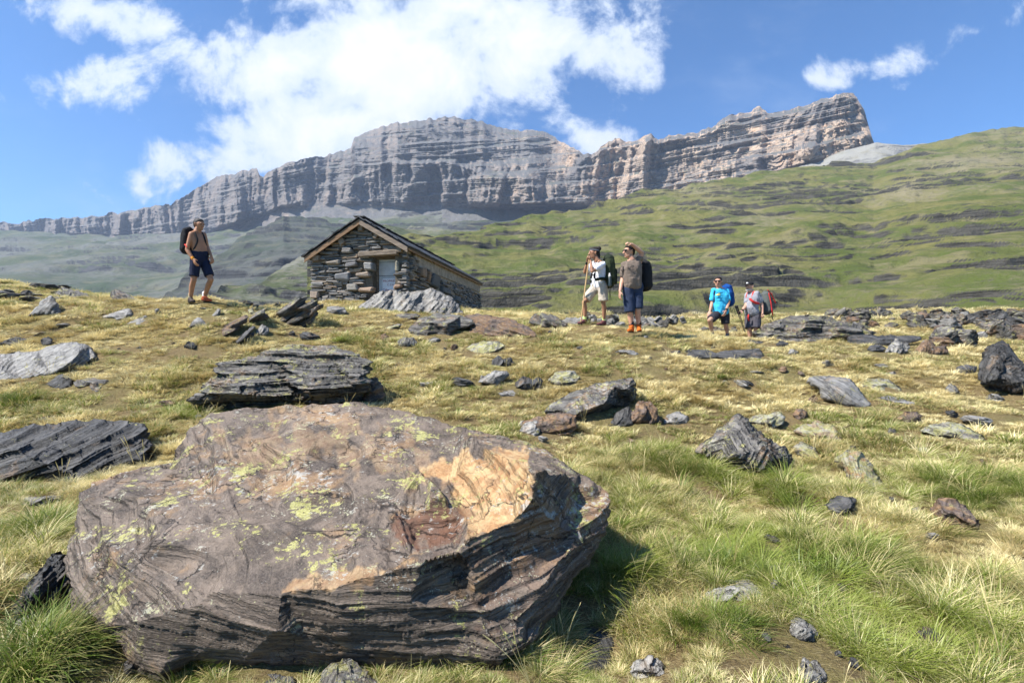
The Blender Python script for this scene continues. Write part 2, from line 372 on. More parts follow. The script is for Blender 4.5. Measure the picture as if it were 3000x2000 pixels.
def ground_z(x, y):
    z = ground_base(x, y)
    for px_, py_, pz_, pr_ in PADS:
        wgt = np.exp(-((np.asarray(x, float) - px_) ** 2 + (np.asarray(y, float) - py_) ** 2) / (2 * pr_ * pr_))
        z = z + wgt * (pz_ - ground_base(px_, py_)) * (.72 if pr_ else 1)
    x = np.asarray(x, float); y = np.asarray(y, float)
    dd = np.clip((np.hypot(x, y) - 1.2) / 4, .25, 1)
    nb_ = np.ones(np.broadcast(x, y).shape)
    for px_, py_, pz_, pr_ in PADS: nb_ = nb_ * (1 - .9 * np.exp(-((x - px_) ** 2 + (y - py_) ** 2) / (2 * .4 ** 2)))
    dd = dd * nb_
    z = z + fbm(x / 1.1, y / 1.1, 0, 3, 60) * .045 * dd + fbm(x / .33, y / .33, 0, 2, 63) * .022
    for hx, hy, hd, hr in HOLLOW: z = z - hd * np.exp(-((x - hx) ** 2 + (y - hy) ** 2) / (2 * hr * hr))
    far = np.clip((y - 16) / 12, 0, 1)
    return z + fbm(x / 4.5, y / 4.5, 0, 4, 66) * .30 * far
def hit(px, py):
    """point of the near ground seen at a photo pixel"""
    Ds = np.geomspace(1.2, 60, 1500)
    z = ground_z((px - 1500) / F * Ds, Ds); r = (1000 - py) / F * Ds
    k = np.argmax(z >= r)
    if not (z >= r).any(): k = int(np.argmin(np.where(Ds > 8, r - z, 1e9)))
    return np.array([(px - 1500) / F * Ds[k], Ds[k], z[k]])
def mat_ground():
    m, g = newmat('dry_turf')
    pos = g.n('NewGeometry').outputs['Position']
    a = g.noise(pos, .9, 5, .6); b = g.noise(pos, 7, 6, .7); c2 = g.noise(pos, 45, 4, .7)
    c = g.mix(g.mr(a, .4, .62), (.22, .16, .075), (.20, .17, .065))
    c = g.mix(g.mr(b, .52, .66), c, (.16, .115, .06))
    c = g.mix(g.mr(c2, .5, .7, 0, .6), c, (.09, .06, .035))
    c = g.mix(g.mr(b, .36, .25, 0, .7), c, (.42, .34, .17))
    s1 = g.noise(g.mapping(pos, rot=(0, 0, .6), scale=(1, 7, 1)), 26, 4, .7)
    c = g.mix(g.mr(s1, .52, .62, 0, .75), c, (.46, .37, .20))
    finish(g, c, .95, g.m('ADD', b, g.m('ADD', g.m('MULTIPLY', c2, .5), g.m('MULTIPLY', s1, .35))), 1.0, .06, .1)
    return m
ys_ = np.concatenate([np.linspace(-8, 1, 25), np.geomspace(1.05, 110, 520)])
us_ = np.linspace(-2.3, 2.3, 620)
Yg = np.repeat(ys_[:, None], len(us_), 1); Xg = us_[None, :] * (np.maximum(Yg, 0) + 3.5)
M_GROUND = mat_ground()
gr = mesh_np('ground', np.stack([Xg, Yg, ground_z(Xg, Yg)], -1).reshape(-1, 3), grid_faces(*Xg.shape), M_GROUND, smooth=True)
tag(gr, kind='structure')

# ------------------------------------------------------------------ haze
def haze():
    m, g = newmat('mountain_haze')
    v = g.n('VolumePrincipled', {'Color': (.62, .76, 1.0, 1), 'Density': 0.000085, 'Anisotropy': .15})
    g.n('OutputMaterial', {'Volume': v.outputs[0]})
    bm = bmesh.new(); bmesh.ops.create_cube(bm, size=1)
    me = bpy.data.meshes.new('haze'); bm.to_mesh(me); bm.free(); me.materials.append(m)
    o = link(bpy.data.objects.new('haze', me)); o.scale = (9000, 5000, 1321); o.location = (0, 2000, 1321 / 2 - 121)
    tag(o, kind='stuff')
haze()

# ================================================================== ROCKS
def in_poly(px, py, poly):
    c = np.zeros(px.shape, bool); n = len(poly)
    for i in range(n):
        x0, y0 = poly[i][:2]; x1, y1 = poly[(i + 1) % n][:2]
        if y0 == y1: continue
        k = ((y0 > py) != (y1 > py)) & (px < (x1 - x0) * (py - y0) / (y1 - y0) + x0)
        c ^= k
    return c
def edge_dist(px, py, poly):
    d = np.full(px.shape, 1e9); n = len(poly)
    for i in range(n):
        a = np.array(poly[i][:2], float); b = np.array(poly[(i + 1) % n][:2], float); e = b - a
        t = np.clip(((px - a[0]) * e[0] + (py - a[1]) * e[1]) / (e @ e), 0, 1)
        d = np.minimum(d, np.hypot(px - a[0] - t * e[0], py - a[1] - t * e[1]))
    return d
def vnormals(v, f):
    n = np.cross(v[f[:, 1]] - v[f[:, 0]], v[f[:, 2]] - v[f[:, 0]])
    out = np.zeros_like(v)
    for k in range(3): np.add.at(out, f[:, k], n)
    return out / np.maximum(np.linalg.norm(out, axis=1, keepdims=True), 1e-12)
def frame_of(bn):
    z = Vector(bn).normalized(); x = Vector((1, 0, 0)); x = (x - z * x.dot(z)).normalized(); y = z.cross(x)
    return Matrix((x, y, z)).transposed()
def bedding(ang, tilt=.2):
    a = R(ang); return Vector((-math.sin(a), -tilt, math.cos(a))).normalized()
def layer_disp(v, bn, lt, amp, seed, rough=1.0, size=1.0, n=None):
    """vector relief of cleaved slate: flat terraces parallel to the bedding, every bed standing out by its own amount, broken by joints"""
    bv = np.array(bn)
    p = v / size
    if n is None: n = vnormals(v, np.zeros((0, 3), int))
    lat = n - (n @ bv)[:, None] * bv; side = np.linalg.norm(lat, axis=1)
    out = np.zeros_like(v)
    h = v @ bv + size * .012 * fbm(p[:, 0] * 2.5, p[:, 1] * 2.5, p[:, 2] * 2.5, 2, seed + 70)
    for k, (l, a, ks) in enumerate(((lt * 1.5, amp * 1.5, .8), (lt * .55, amp * .9, .75), (lt * .2, amp * .3, .6))):
        q = h / l + fbm(p[:, 0] * 1.3, p[:, 1] * 1.3, p[:, 2] * 1.3, 2, seed + k) * (.35 + .25 * k)
        i = np.floor(q); fr = q - i
        msk = sst(vnoise(p[:, 0] * 1.7, p[:, 1] * 1.7, p[:, 2] * 1.7 + k * 9, seed + 77), -.75, .1)
        out += (((sst(fr, .8, 1.0) - fr) * l * ks) * msk * (1 - .8 * side))[:, None] * bv
        def lay(ii):
            jx = np.floor(p[:, 0] * (2.3 + k) + ii * 3.7 + vnoise(p[:, 1] * 3, p[:, 0] * 3, ii, seed) * .5); jy = np.floor(p[:, 1] * (2.3 + k) + ii * 1.3)
            blk = _h(jx, jy, ii, seed + 5 * k) * 2 - 1
            return .6 * vnoise(p[:, 0] * (1.8 + 2 * k), p[:, 1] * (1.8 + 2 * k), ii * 5.37, seed + 11 * k) + .55 * blk
        t = sst(fr, .86, 1.0)
        d = a * (lay(i) * (1 - t) + lay(i + 1) * t) - a * .7 * np.exp(-((fr - .95) / .07) ** 2)
        out += (d * msk)[:, None] * lat
    e = rough * amp * (.16 * fbm(p[:, 0] * 4, p[:, 1] * 4, p[:, 2] * 4, 5, seed + 40, .6) + .45 * np.minimum(0, ridged(p[:, 0] * 2.4, p[:, 1] * 2.4, p[:, 2] * 2.4, 4, seed + 50) - .1))
    return out + n * e[:, None]

def mat_slate(name, dark, lite, rust=.3, lichen=.3, pale=.15, rustcol=(.27, .15, .08), rust2=(.42, .25, .11), lsc=1.0, spec=.3, bump=.018, line=.62):
    m, g = newmat(name)
    tcn = g.n('TexCoord'); tc = tcn.outputs['Object']; tc_n = tcn.outputs['Normal']; oi = g.n('ObjectInfo')
    off = g.n('VectorMath', {0: tc, 1: g.n('CombineXYZ', {0: g.m('MULTIPLY', oi.outputs['Random'], 37.0), 1: 3.0, 2: 1.0}).outputs[0]}, operation='ADD').outputs[0]
    lay = g.noise(g.mapping(off, scale=(1, 1, 9)), 3.2 * lsc, 8, .68, .35)
    lay2 = g.noise(g.mapping(off, scale=(1.0, 1.4, 16)), 9 * lsc, 5, .65)
    wv_ = g.n('VectorMath', {0: off, 1: g.n('CombineXYZ', {0: g.m('MULTIPLY', g.noise(off, 5 * lsc, 4, .6), .25), 1: g.m('MULTIPLY', g.noise(off, 4 * lsc, 4, .6), .25), 2: g.m('MULTIPLY', g.noise(off, 6 * lsc, 3, .6), .035)}).outputs[0]}, operation='ADD').outputs[0]
    fl1 = g.n('SeparateColor', {0: g.n('TexVoronoi', {'Vector': g.mapping(wv_, scale=(1, .75, 7)), 'Scale': 2.6 * lsc, 'Randomness': 1.0}).outputs['Color']}).outputs[0]
    fl2 = g.n('SeparateColor', {0: g.n('TexVoronoi', {'Vector': g.mapping(wv_, scale=(1, .75, 7)), 'Scale': 7.5 * lsc, 'Randomness': 1.0}).outputs['Color']}).outputs[0]
    flk = g.m('ADD', g.m('MULTIPLY', fl1, .6), g.m('MULTIPLY', fl2, .4))
    big = g.noise(off, 1.6 * lsc, 4, .55); med = g.noise(off, 7 * lsc, 6, .65); fin = g.noise(off, 60 * lsc, 4, .7)
    c = g.mix(g.mr(lay, .36, .64), dark, lite)
    c = g.mix(g.mr(lay2, .55, .68, 0, .55), c, tuple(x * .4 for x in dark))
    c = g.mix(g.mr(fin, .35, .75, 0, .35), c, tuple(min(1, x * 1.5) for x in lite))
    lin = g.noise(g.mapping(wv_, scale=(.30, .30, 13)), 3.4 * lsc, 5, .7)
    bnz = g.m('ABSOLUTE', g.n('SeparateXYZ', {0: tc_n}).outputs[2])
    lnm = g.m('MULTIPLY', g.mr(lin, .50, .58), g.mr(bnz, .97, .70, .12, 1.0))
    c = g.mix(g.m('MULTIPLY', lnm, line), c, tuple(x * .35 for x in dark))
    c = g.mix(g.mr(lin, .44, .36, 0, .4), c, tuple(min(1, x * 1.35) for x in lite))
    c = g.mix(g.mr(flk, .35, .1, 0, .45), c, tuple(x * .6 for x in dark))
    c = g.mix(g.mr(flk, .6, .9, 0, .35), c, tuple(min(1, x * 1.25) for x in lite))
    rm = g.mr(g.m('ADD', big, g.m('MULTIPLY', g.m('SUBTRACT', med, .5), .55)), .62 - rust * .24, .76 - rust * .22)
    rc = g.mix(g.mr(med, .42, .60), rustcol, rust2)
    c = g.mix(g.m('MULTIPLY', rm, min(1, .35 + rust)), c, g.mix(.55, c, rc))
    at = g.n('Attribute', attribute_name='rust').outputs['Fac']
    c = g.mix(g.m('MULTIPLY', at, g.mr(med, .25, .5, .55, 1.0)), c, g.mix(g.mr(g.noise(off, 12, 6, .7), .38, .62), (.38, .21, .095), (.54, .37, .19)))
    at2 = g.n('Attribute', attribute_name='red').outputs['Fac']
    c = g.mix(g.m('MULTIPLY', at2, g.mr(med, .3, .6, .4, .9)), c, (.155, .075, .045))
    # cracks
    vc = g.n('TexVoronoi', {'Vector': g.n('VectorMath', {0: off, 1: g.n('CombineXYZ', {0: g.m('MULTIPLY', med, .35), 1: g.m('MULTIPLY', lay, .2), 2: 0.}).outputs[0]}, operation='ADD').outputs[0], 'Scale': 2.6 * lsc}, feature='DISTANCE_TO_EDGE').outputs['Distance']
    crk = g.m('MULTIPLY', g.mr(vc, .018, .0), g.mr(big, .42, .58))
    c = g.mix(g.m('MULTIPLY', crk, .8), c, (.02, .018, .016))
    # crustose lichens: pale grey-white and yellow-green
    nz = g.n('SeparateXYZ', {0: g.n('NewGeometry').outputs['Normal']}).outputs[2]
    upm = g.mr(nz, -.25, .45)
    pn = g.noise(off, 16 * lsc, 7, .72)
    pw = g.mr(g.m('ADD', pn, g.m('MULTIPLY', g.m('SUBTRACT', big, .5), .6)), .70 - pale * .25, .76 - pale * .22)
    c = g.mix(g.m('MULTIPLY', g.m('MULTIPLY', pw, upm), .75), c, (.42, .41, .37))
    ln_ = g.noise(g.mapping(off, loc=(7, 2, 5)), 28 * lsc, 8, .74, .2); lb = g.noise(g.mapping(off, loc=(1, 9, 5)), 3.4 * lsc, 6, .68)
    lw = g.mr(g.m('ADD', ln_, g.m('MULTIPLY', g.m('SUBTRACT', lb, .5), 1.5)), .80 - lichen * .34, .835 - lichen * .33)
    lc = g.mix(g.mr(fin, .35, .65), (.30, .285, .085), (.47, .44, .19))
    c = g.mix(g.m('MULTIPLY', g.m('MULTIPLY', lw, upm), .92), c, lc)
    l2 = g.noise(g.mapping(off, loc=(17, 4, 9)), 55 * lsc, 6, .7); l2b = g.noise(g.mapping(off, loc=(3, 1, 8)), 5 * lsc, 5, .7)
    l2w = g.mr(g.m('ADD', l2, g.m('MULTIPLY', g.m('SUBTRACT', l2b, .5), 1.3)), .84 - lichen * .34, .87 - lichen * .33)
    c = g.mix(g.m('MULTIPLY', g.m('MULTIPLY', l2w, upm), .8), c, g.mix(g.mr(med, .4, .6), (.44, .42, .24), (.40, .39, .35)))
    h = g.m('ADD', g.m('ADD', g.m('MULTIPLY', lay, 1.2), g.m('MULTIPLY', lay2, .6)), g.m('ADD', g.m('MULTIPLY', fin, .12), g.m('MULTIPLY', crk, -.8)))
    h = g.m('ADD', h, g.m('ADD', g.m('MULTIPLY', med, .5), g.m('SUBTRACT', g.m('MULTIPLY', flk, 1.0), g.m('MULTIPLY', lnm, .7))))
    finish(g, c, g.mr(med, .3, .7, .55, .85), h, 1.0, bump, spec)
    return m
MS = {
 'hero': mat_slate('lichened_brown_schist', (.072, .057, .046), (.190, .148, .114), .44, .46, .40, lsc=1.25, bump=.020, line=.22),
 'grey': mat_slate('pale_grey_schist', (.15, .143, .132), (.33, .315, .29), .18, .22, .40, lsc=1.8, bump=.02),
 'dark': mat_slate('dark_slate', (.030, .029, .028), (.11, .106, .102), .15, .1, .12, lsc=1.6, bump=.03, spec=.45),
 'layer': mat_slate('layered_slate', (.045, .041, .037), (.21, .195, .175), .42, .50, .42, lsc=1.7, bump=.03, line=.85),
 'rusty': mat_slate('rusty_schist', (.075, .058, .048), (.20, .15, .12), .9, .25, .3, lsc=2.6, bump=.02),
 'lichen': mat_slate('yellow_lichened_schist', (.10, .09, .08), (.23, .21, .18), .4, .95, .5, lsc=1.8, bump=.025),
}
def build_rock(name, v, f, bn, mat, label, cat='rock', group=None, attrs=None):
    ROCKV.append(v)
    c = v.mean(0); Rm = frame_of(bn); Rn = np.array(Rm)
    loc = (v - c) @ Rn
    o = mesh_np(name, loc, f, mat, smooth=False)
    for k, a in (attrs or {}).items():
        at = o.data.attributes.new(k, 'FLOAT', 'POINT'); at.data.foreach_set('value', np.asarray(a, np.float32))
    o.matrix_world = Matrix.Translation(Vector(c)) @ Rm.to_4x4()
    tag(o, label, cat, group)
    return o
ROCKV = []
FOOTPRINTS = []                               # (x, y, rx, ry, rot, kind) where grass does not grow
def relief_rock(name, label, outline, inner, step, bn, style, thick, lt=.05, amp=.02, seed=1, size=1.0, D0=0.0, rough=1.0, attrs=None, cat='rock', group=None, jag=1.0):
    out = [(x, y, D0 + d) for x, y, d in outline]; inn = [(x, y, D0 + d) for x, y, d in inner]
    if sum(out[i][0] * out[(i + 1) % len(out)][1] - out[(i + 1) % len(out)][0] * out[i][1] for i in range(len(out))) < 0: out = out[::-1]
    # coarse TIN for depth
    pts = [Vector(p[:2]) for p in out + inn]; dep = np.array([p[2] for p in out + inn])
    cv, ce, cf, ov, oe, of = delaunay_2d_cdt(pts, [], [list(range(len(out)))], 1, 1e-4)
    cd_ = np.array([dep[o_[0]] if len(o_) else 0 for o_ in ov])
    # resampled, slightly ragged outline
    rs = []
    for i in range(len(out)):
        a = np.array(out[i]); b = np.array(out[(i + 1) % len(out)]); L = np.hypot(*(b - a)[:2]); k = max(1, int(L / step))
        for j in range(k): rs.append(a + (b - a) * j / k)
    rs = np.array(rs)
    cen = rs[:, :2].mean(0); dr = rs[:, :2] - cen; dr /= np.linalg.norm(dr, axis=1, keepdims=True)
    jg = fbm(rs[:, 0] / (step * 7), rs[:, 1] / (step * 7), 0, 4, seed) * step * 1.1 * jag
    jg -= np.maximum(0, vnoise(rs[:, 0] / (step * 9), rs[:, 1] / (step * 3), 3, seed + 5)) * step * 1.5 * jag
    poly = rs.copy(); poly[:, :2] += dr * jg[:, None]
    x0, y0 = poly[:, :2].min(0); x1, y1 = poly[:, :2].max(0)
    gy = np.arange(y0, y1, step * .87)
    GX_, GY_ = np.meshgrid(np.arange(x0, x1, step), gy); GX_ = GX_ + (np.arange(len(gy)) % 2)[:, None] * step * .5
    rng = np.random.default_rng(seed); GX_ = GX_ + rng.uniform(-.2, .2, GX_.shape) * step; GY_ = GY_ + rng.uniform(-.2, .2, GY_.shape) * step
    gx, gy = GX_.ravel(), GY_.ravel()
    k = in_poly(gx, gy, poly) & (edge_dist(gx, gy, poly) > step * .55); gx, gy = gx[k], gy[k]
    ax = np.concatenate([poly[:, 0], gx]); ay = np.concatenate([poly[:, 1], gy])
    nb = len(poly)
    V2, _, F2, OV, _, _ = delaunay_2d_cdt([Vector((float(a), float(b))) for a, b in zip(ax, ay)], [], [list(range(nb))], 1, 1e-5)
    V2 = np.array([tuple(q) for q in V2]); F2 = np.array([t for t in F2 if len(t) == 3])
    isb = np.array([any(o_ < nb for o_ in q) for q in OV])
    # depth interpolation
    Dd = np.full(len(V2), np.nan); best = np.full(len(V2), -1e9)
    for t in cf:
        a, b, c = [np.array(cv[i][:]) for i in t]; den = (b[1] - c[1]) * (a[0] - c[0]) + (c[0] - b[0]) * (a[1] - c[1])
        if abs(den) < 1e-9: continue
        l0 = ((b[1] - c[1]) * (V2[:, 0] - c[0]) + (c[0] - b[0]) * (V2[:, 1] - c[1])) / den
        l1 = ((c[1] - a[1]) * (V2[:, 0] - c[0]) + (a[0] - c[0]) * (V2[:, 1] - c[1])) / den
        l2 = 1 - l0 - l1; mn = np.minimum(np.minimum(l0, l1), l2)
        q = mn > best; best[q] = mn[q]
        Dd[q] = (l0 * cd_[t[0]] + l1 * cd_[t[1]] + l2 * cd_[t[2]])[q]
    Dd = np.clip(Dd, dep.min(), dep.max())
    ed = edge_dist(V2[:, 0], V2[:, 1], poly) * dep.mean() / F          # metres from the rim
    rim = np.clip(ed / min(thick * .25, .09), 0, 1)
    Df = Dd + (1 - np.sqrt(rim * (2 - rim))) * min(thick * .12, .05)
    front = np.stack([(V2[:, 0] - 1500) / F * Df, Df, (1000 - V2[:, 1]) / F * Df], 1)
    Db = Df + thick * np.sqrt(np.clip(ed / (thick * .9), 0, 1)) + .01
    zb = front[:, 2] + (Db - Df) * -.25
    backp = np.stack([front[:, 0] + (Db - Df) * front[:, 0] / Df * .4, Db, zb], 1)
    remap = np.where(isb, np.arange(len(V2)), len(V2) + np.arange(len(V2)))
    v = np.concatenate([front, backp]); f = np.concatenate([F2, remap[F2][:, ::-1]])
    # compact
    used = np.unique(f); mp = np.full(len(v), -1); mp[used] = np.arange(len(used)); v = v[used]; f = mp[f]
    n = vnormals(v, f)
    if (n[:len(V2)] @ np.array([0, -1, 0])).mean() < 0: f = f[:, ::-1]; n = -n
    d = layer_disp(v, bn, lt, amp, seed, rough, size, n)
    isbv = np.zeros(len(v), bool); isbv[mp[np.where(isb)[0]]] = True
    v = v + d * np.where(isbv, .5, 1.0)[:, None]
    at = {}
    for k_, fn in (attrs or {}).items():
        q = np.zeros(2 * len(V2)); q[:len(V2)] = fn(V2[:, 0], V2[:, 1]); at[k_] = q[used]
    FOOTPRINTS.append(('poly', v[:, :3]))
    return build_rock(name, v, f, bn, MS[style], label, cat, group, at)

def soft_poly(poly, feather, seed, k=1.0):
    def fn(px, py):
        d = edge_dist(px, py, poly); ins = in_poly(px, py, poly)
        s = np.where(ins, d, -d) + fbm(px / 40, py / 40, 0, 4, seed) * feather
        return sst(s, -feather * .25, feather * .25) * k
    return fn
def maxf(*fs): return lambda a, b: np.maximum.reduce([f_(a, b) for f_ in fs])

# the great boulder in the foreground
hero_out = [(520, 1310, 3.6), (560, 1250, 3.75), (600, 1212, 3.9), (800, 1185, 4.1), (1050, 1174, 4.1), (1200, 1203, 3.95), (1350, 1243, 3.7), (1500, 1283, 3.5), (1600, 1312, 3.3), (1700, 1385, 3.0), (1760, 1415, 2.95), (1796, 1462, 2.85),
 (1770, 1560, 2.72), (1728, 1650, 2.62), (1680, 1690, 2.5), (1650, 1765, 2.4), (1600, 1830, 2.28), (1560, 1890, 2.12), (1480, 1935, 2.04), (1300, 1955, 2.08), (1000, 1955, 2.09), (700, 1945, 2.10), (560, 1935, 2.11), (460, 2000, 2.06), (395, 1950, 2.1), (335, 1862, 2.2),
 (270, 1838, 2.24), (205, 1802, 2.3), (202, 1700, 2.45), (190, 1640, 2.58), (212, 1560, 2.72), (225, 1440, 2.95), (300, 1398, 3.08), (420, 1362, 3.3), (500, 1345, 3.45)]
hero_in = [(336, 1824, 2.17), (406, 1816, 2.12), (488, 1787, 2.11), (585, 1765, 2.09), (677, 1812, 2.05), (813, 1838, 2.0), (600, 1735, 2.13), (824, 1727, 2.07), (963, 1715, 2.05), (1055, 1685, 2.09), (1136, 1668, 2.1), (1234, 1640, 2.13), (1337, 1606, 2.19), (1375, 1556, 2.27),
 (700, 1500, 2.61), (1000, 1400, 2.95), (400, 1600, 2.38), (1000, 1600, 2.33), (800, 1300, 3.39), (400, 1450, 2.85), (640, 1360, 3.2), (1180, 1300, 3.35), (1230, 1352, 3.1), (1420, 1300, 3.1), (900, 1240, 3.75),
 (1540, 1292, 2.72), (1562, 1370, 2.55), (1562, 1450, 2.44), (1530, 1500, 2.4), (1440, 1540, 2.33), (1312, 1400, 2.98), (1365, 1500, 2.66), (1345, 1545, 2.53), (1290, 1545, 2.58), (1220, 1560, 2.53), (1150, 1480, 2.60), (1280, 1440, 2.70), (1210, 1500, 2.62), (1200, 1610, 2.27),
 (1345, 1640, 2.27), (1385, 1660, 2.22), (1600, 1500, 2.50), (1680, 1560, 2.58), (1500, 1620, 2.37), (1600, 1700, 2.33), (1400, 1780, 2.14), (1200, 1760, 2.07), (1200, 1860, 2.07), (900, 1870, 2.07), (1000, 1790, 2.03), (1500, 1820, 2.15), (700, 1890, 2.08), (500, 1890, 2.10)]
orange = soft_poly([(1230, 1352), (1330, 1335), (1545, 1292), (1560, 1380), (1563, 1450), (1520, 1500), (1440, 1530), (1380, 1560), (1350, 1500), (1320, 1410)], 26, 5)
orstrip = soft_poly([(840, 1735), (960, 1722), (1060, 1690), (1140, 1672), (1235, 1640), (1230, 1620), (1100, 1640), (960, 1670), (860, 1690)], 22, 6, .6)
or3 = soft_poly([(1220, 1340), (1300, 1340), (1310, 1370), (1240, 1380)], 12, 7, .9)
redp = soft_poly([(1170, 1490), (1300, 1470), (1370, 1500), (1370, 1560), (1340, 1590), (1200, 1590), (1160, 1550)], 30, 8)
pnk = soft_poly([(700, 1300), (1000, 1230), (1130, 1260), (1230, 1340), (1100, 1330), (1000, 1300), (900, 1345), (760, 1360)], 120, 9, .30)
redface = soft_poly([(1340, 1640), (1560, 1480), (1780, 1480), (1700, 1700), (1450, 1790)], 90, 10, .30)
relief_rock('boulder', 'huge brown lichened boulder with an orange facet filling the lower middle', hero_out, hero_in, 5.0, Vector((.06, -.22, .97)).normalized(), 'hero', 1.6, .055, .011, 3, 1.0,
            attrs={'rust': maxf(orange, orstrip, or3, pnk), 'red': maxf(redp, redface)}, cat='boulder', rough=1.2)

def rr(label, outline, inner, k, ang, style, thick, base=None, tilt=.2, step=4.5, lt=.05, amp=.02, seed=1, size=.7, rough=1.0, name='boulder', cat='rock', xbase=None, attrs=None, group=None, jag=1.0, Dfix=None):
    yb = base if base else max(p[1] for p in outline); xb = xbase if xbase else sum(p[0] for p in outline) / len(outline)
    D0 = Dfix if Dfix else hit(xb, yb)[1]
    if not Dfix: k = min(k, 1.7)
    dd = lambda y: D0 + max(-.3, (yb - y) / F * D0 * k)
    return relief_rock(name, label, [(p_[0], p_[1], dd(p_[1]) + (p_[2] if len(p_) > 2 else 0)) for p_ in outline], [(x, y, dd(y) + d) for x, y, d in inner], step, bedding(ang, tilt), style, thick, lt, amp, seed, size * 1.5, 0, rough, attrs, cat, group, jag)

# layered slab just above the great boulder
rr('long layered lichened slab overhanging dark shade behind the great brown boulder',
   [(565, 1168), (575, 1140), (620, 1095), (640, 1060), (720, 1045), (790, 1020), (860, 1008), (960, 1010), (1030, 1025), (1075, 1050), (1085, 1085), (1080, 1130), (1040, 1180, .45), (900, 1205, .5), (700, 1215, .5), (610, 1205, .45)],
   [(700, 1130, -.22), (900, 1120, -.3), (1050, 1110, -.2), (600, 1150, -.15), (700, 1150, -.22), (900, 1142, -.28), (1050, 1128, -.1), (700, 1172, .2), (900, 1166, .18), (800, 1055, 0), (960, 1050, -.05), (720, 1095, -.05)], 1.35, -1, 'layer', .9, lt=.075, amp=.10, seed=21, size=1.2, step=4, tilt=.05, rough=.5, Dfix=5.9)
rr('small rusty rock under the right end of the long layered slab', [(1080, 1110), (1100, 1100), (1128, 1130), (1120, 1165), (1085, 1185), (1060, 1170)], [(1095, 1135, -.08)], 1, 20, 'rusty', .3, seed=22, size=.5, step=4, name='rock')
rr('dark blue-grey slate outcrop at the left edge beside the great boulder',
   [(-80, 1270), (0, 1262), (95, 1238), (225, 1222), (330, 1226), (405, 1232), (425, 1262), (445, 1300), (415, 1345), (330, 1372), (240, 1415), (120, 1400), (0, 1410), (-80, 1410)],
   [(20, 1300, -.2), (160, 1270, -.12), (320, 1270, -.1), (240, 1330, -.2), (100, 1340, -.25), (390, 1300, -.05), (200, 1385, -.1)], 1.6, 18, 'dark', .9, lt=.06, amp=.035, seed=23, size=1.0, step=4, tilt=.25, rough=.45)
rr('pale grey slab with a white quartz end at the left edge',
   [(-60, 1040), (30, 1035), (110, 1022), (180, 1003), (225, 1000), (262, 1014), (275, 1045), (240, 1068), (150, 1098), (60, 1116), (-60, 1118)],
   [(100, 1060, -.1), (230, 1030, -.25), (200, 1060, -.2), (0, 1080, -.1), (255, 1045, .05)], 2.6, 22, 'grey', .8, lt=.05, amp=.03, seed=24, size=1.1, step=4, tilt=.55, rough=.5)
rr('small dark jagged rock below the pale grey slab', [(130, 1125), (165, 1098), (185, 1088), (205, 1100), (215, 1120), (212, 1135), (170, 1145)], [(180, 1110, -.1)], 1.2, 35, 'dark', .35, seed=25, size=.4, step=3.5, name='rock', tilt=.3)
rr('flat overhanging slab with dark gap beneath, right of the small dark jagged rock', [(212, 1120), (225, 1108), (270, 1105), (318, 1112), (300, 1128), (285, 1150), (270, 1150), (262, 1132), (220, 1132)], [(270, 1118, -.08)], 2.0, -3, 'layer', .35, seed=26, size=.4, step=3.5, name='rock')
rr('pointed pale grey rock standing on the left crest',
   [(80, 925), (95, 905), (120, 880), (148, 864), (162, 880), (172, 905), (175, 920), (160, 925)], [(148, 895, -.15), (120, 905, -.1)], 1.0, 60, 'grey', .5, lt=.06, amp=.025, seed=27, size=.8, step=3.5, name='rock', tilt=.5)
rr('white-grey block with a broken front, left of the shirtless hiker',
   [(276, 942), (285, 928), (340, 910), (378, 902), (393, 915), (388, 928), (362, 935), (345, 943), (325, 933)], [(330, 925, -.12), (370, 918, -.18)], 1.6, 12, 'grey', .5, lt=.06, amp=.02, seed=28, size=.8, step=3.2, name='rock')
rr('flat pale slab lying beside the white-grey block', [(372, 948), (395, 930), (425, 924), (435, 935), (425, 952), (395, 950)], [(405, 938, -.06)], 2.2, 5, 'grey', .3, seed=29, size=.5, step=3.2, name='rock')
rr('slanting layered outcrop on the skyline left of the hiker, long and low',
   [(166, 878), (168, 850), (178, 838), (210, 845), (260, 862), (300, 878), (296, 888), (230, 884)], [(200, 865, -.15), (250, 875, -.1)], 1.4, -22, 'layer', .6, lt=.06, amp=.05, seed=30, size=.8, step=3, name='rocky_outcrop', Dfix=12.6)
rr('slanting layered outcrop nearest the shirtless hiker on the skyline',
   [(322, 878), (325, 850), (332, 842), (370, 858), (410, 878), (440, 892), (430, 898), (370, 890)], [(345, 865, -.15), (390, 882, -.1)], 1.4, -24, 'layer', .5, lt=.06, amp=.05, seed=31, size=.8, step=3, name='rocky_outcrop', Dfix=11.6)
# tilted stacks left of the hut
rr('rusty layered rock sloping up to the tilted slate stack', [(718, 935), (728, 922), (750, 914), (782, 916), (788, 928), (760, 940), (735, 940)], [(755, 925, -.12)], 1.2, 22, 'rusty', .4, seed=33, size=.5, step=3, name='rock', tilt=.4)
rr('small mossy knob above the rusty layered rock', [(722, 920), (726, 905), (740, 901), (750, 912), (748, 924)], [(736, 912, -.06)], 1.0, 40, 'lichen', .25, seed=35, size=.4, step=3, name='rock')
rr('pale triangular rock below the tilted slate stack', [(742, 985), (752, 960), (770, 942), (782, 952), (785, 972), (778, 986)], [(768, 965, -.1)], 1.0, 55, 'grey', .3, seed=36, size=.5, step=3, name='rock', tilt=.4)
rr('pinkish pale rock in the grass under the hiker', [(550, 958), (560, 940), (578, 929), (600, 942), (612, 954), (590, 960)], [(580, 945, -.08)], 1.0, 10, 'grey', .3, seed=38, size=.5, step=3, name='rock')
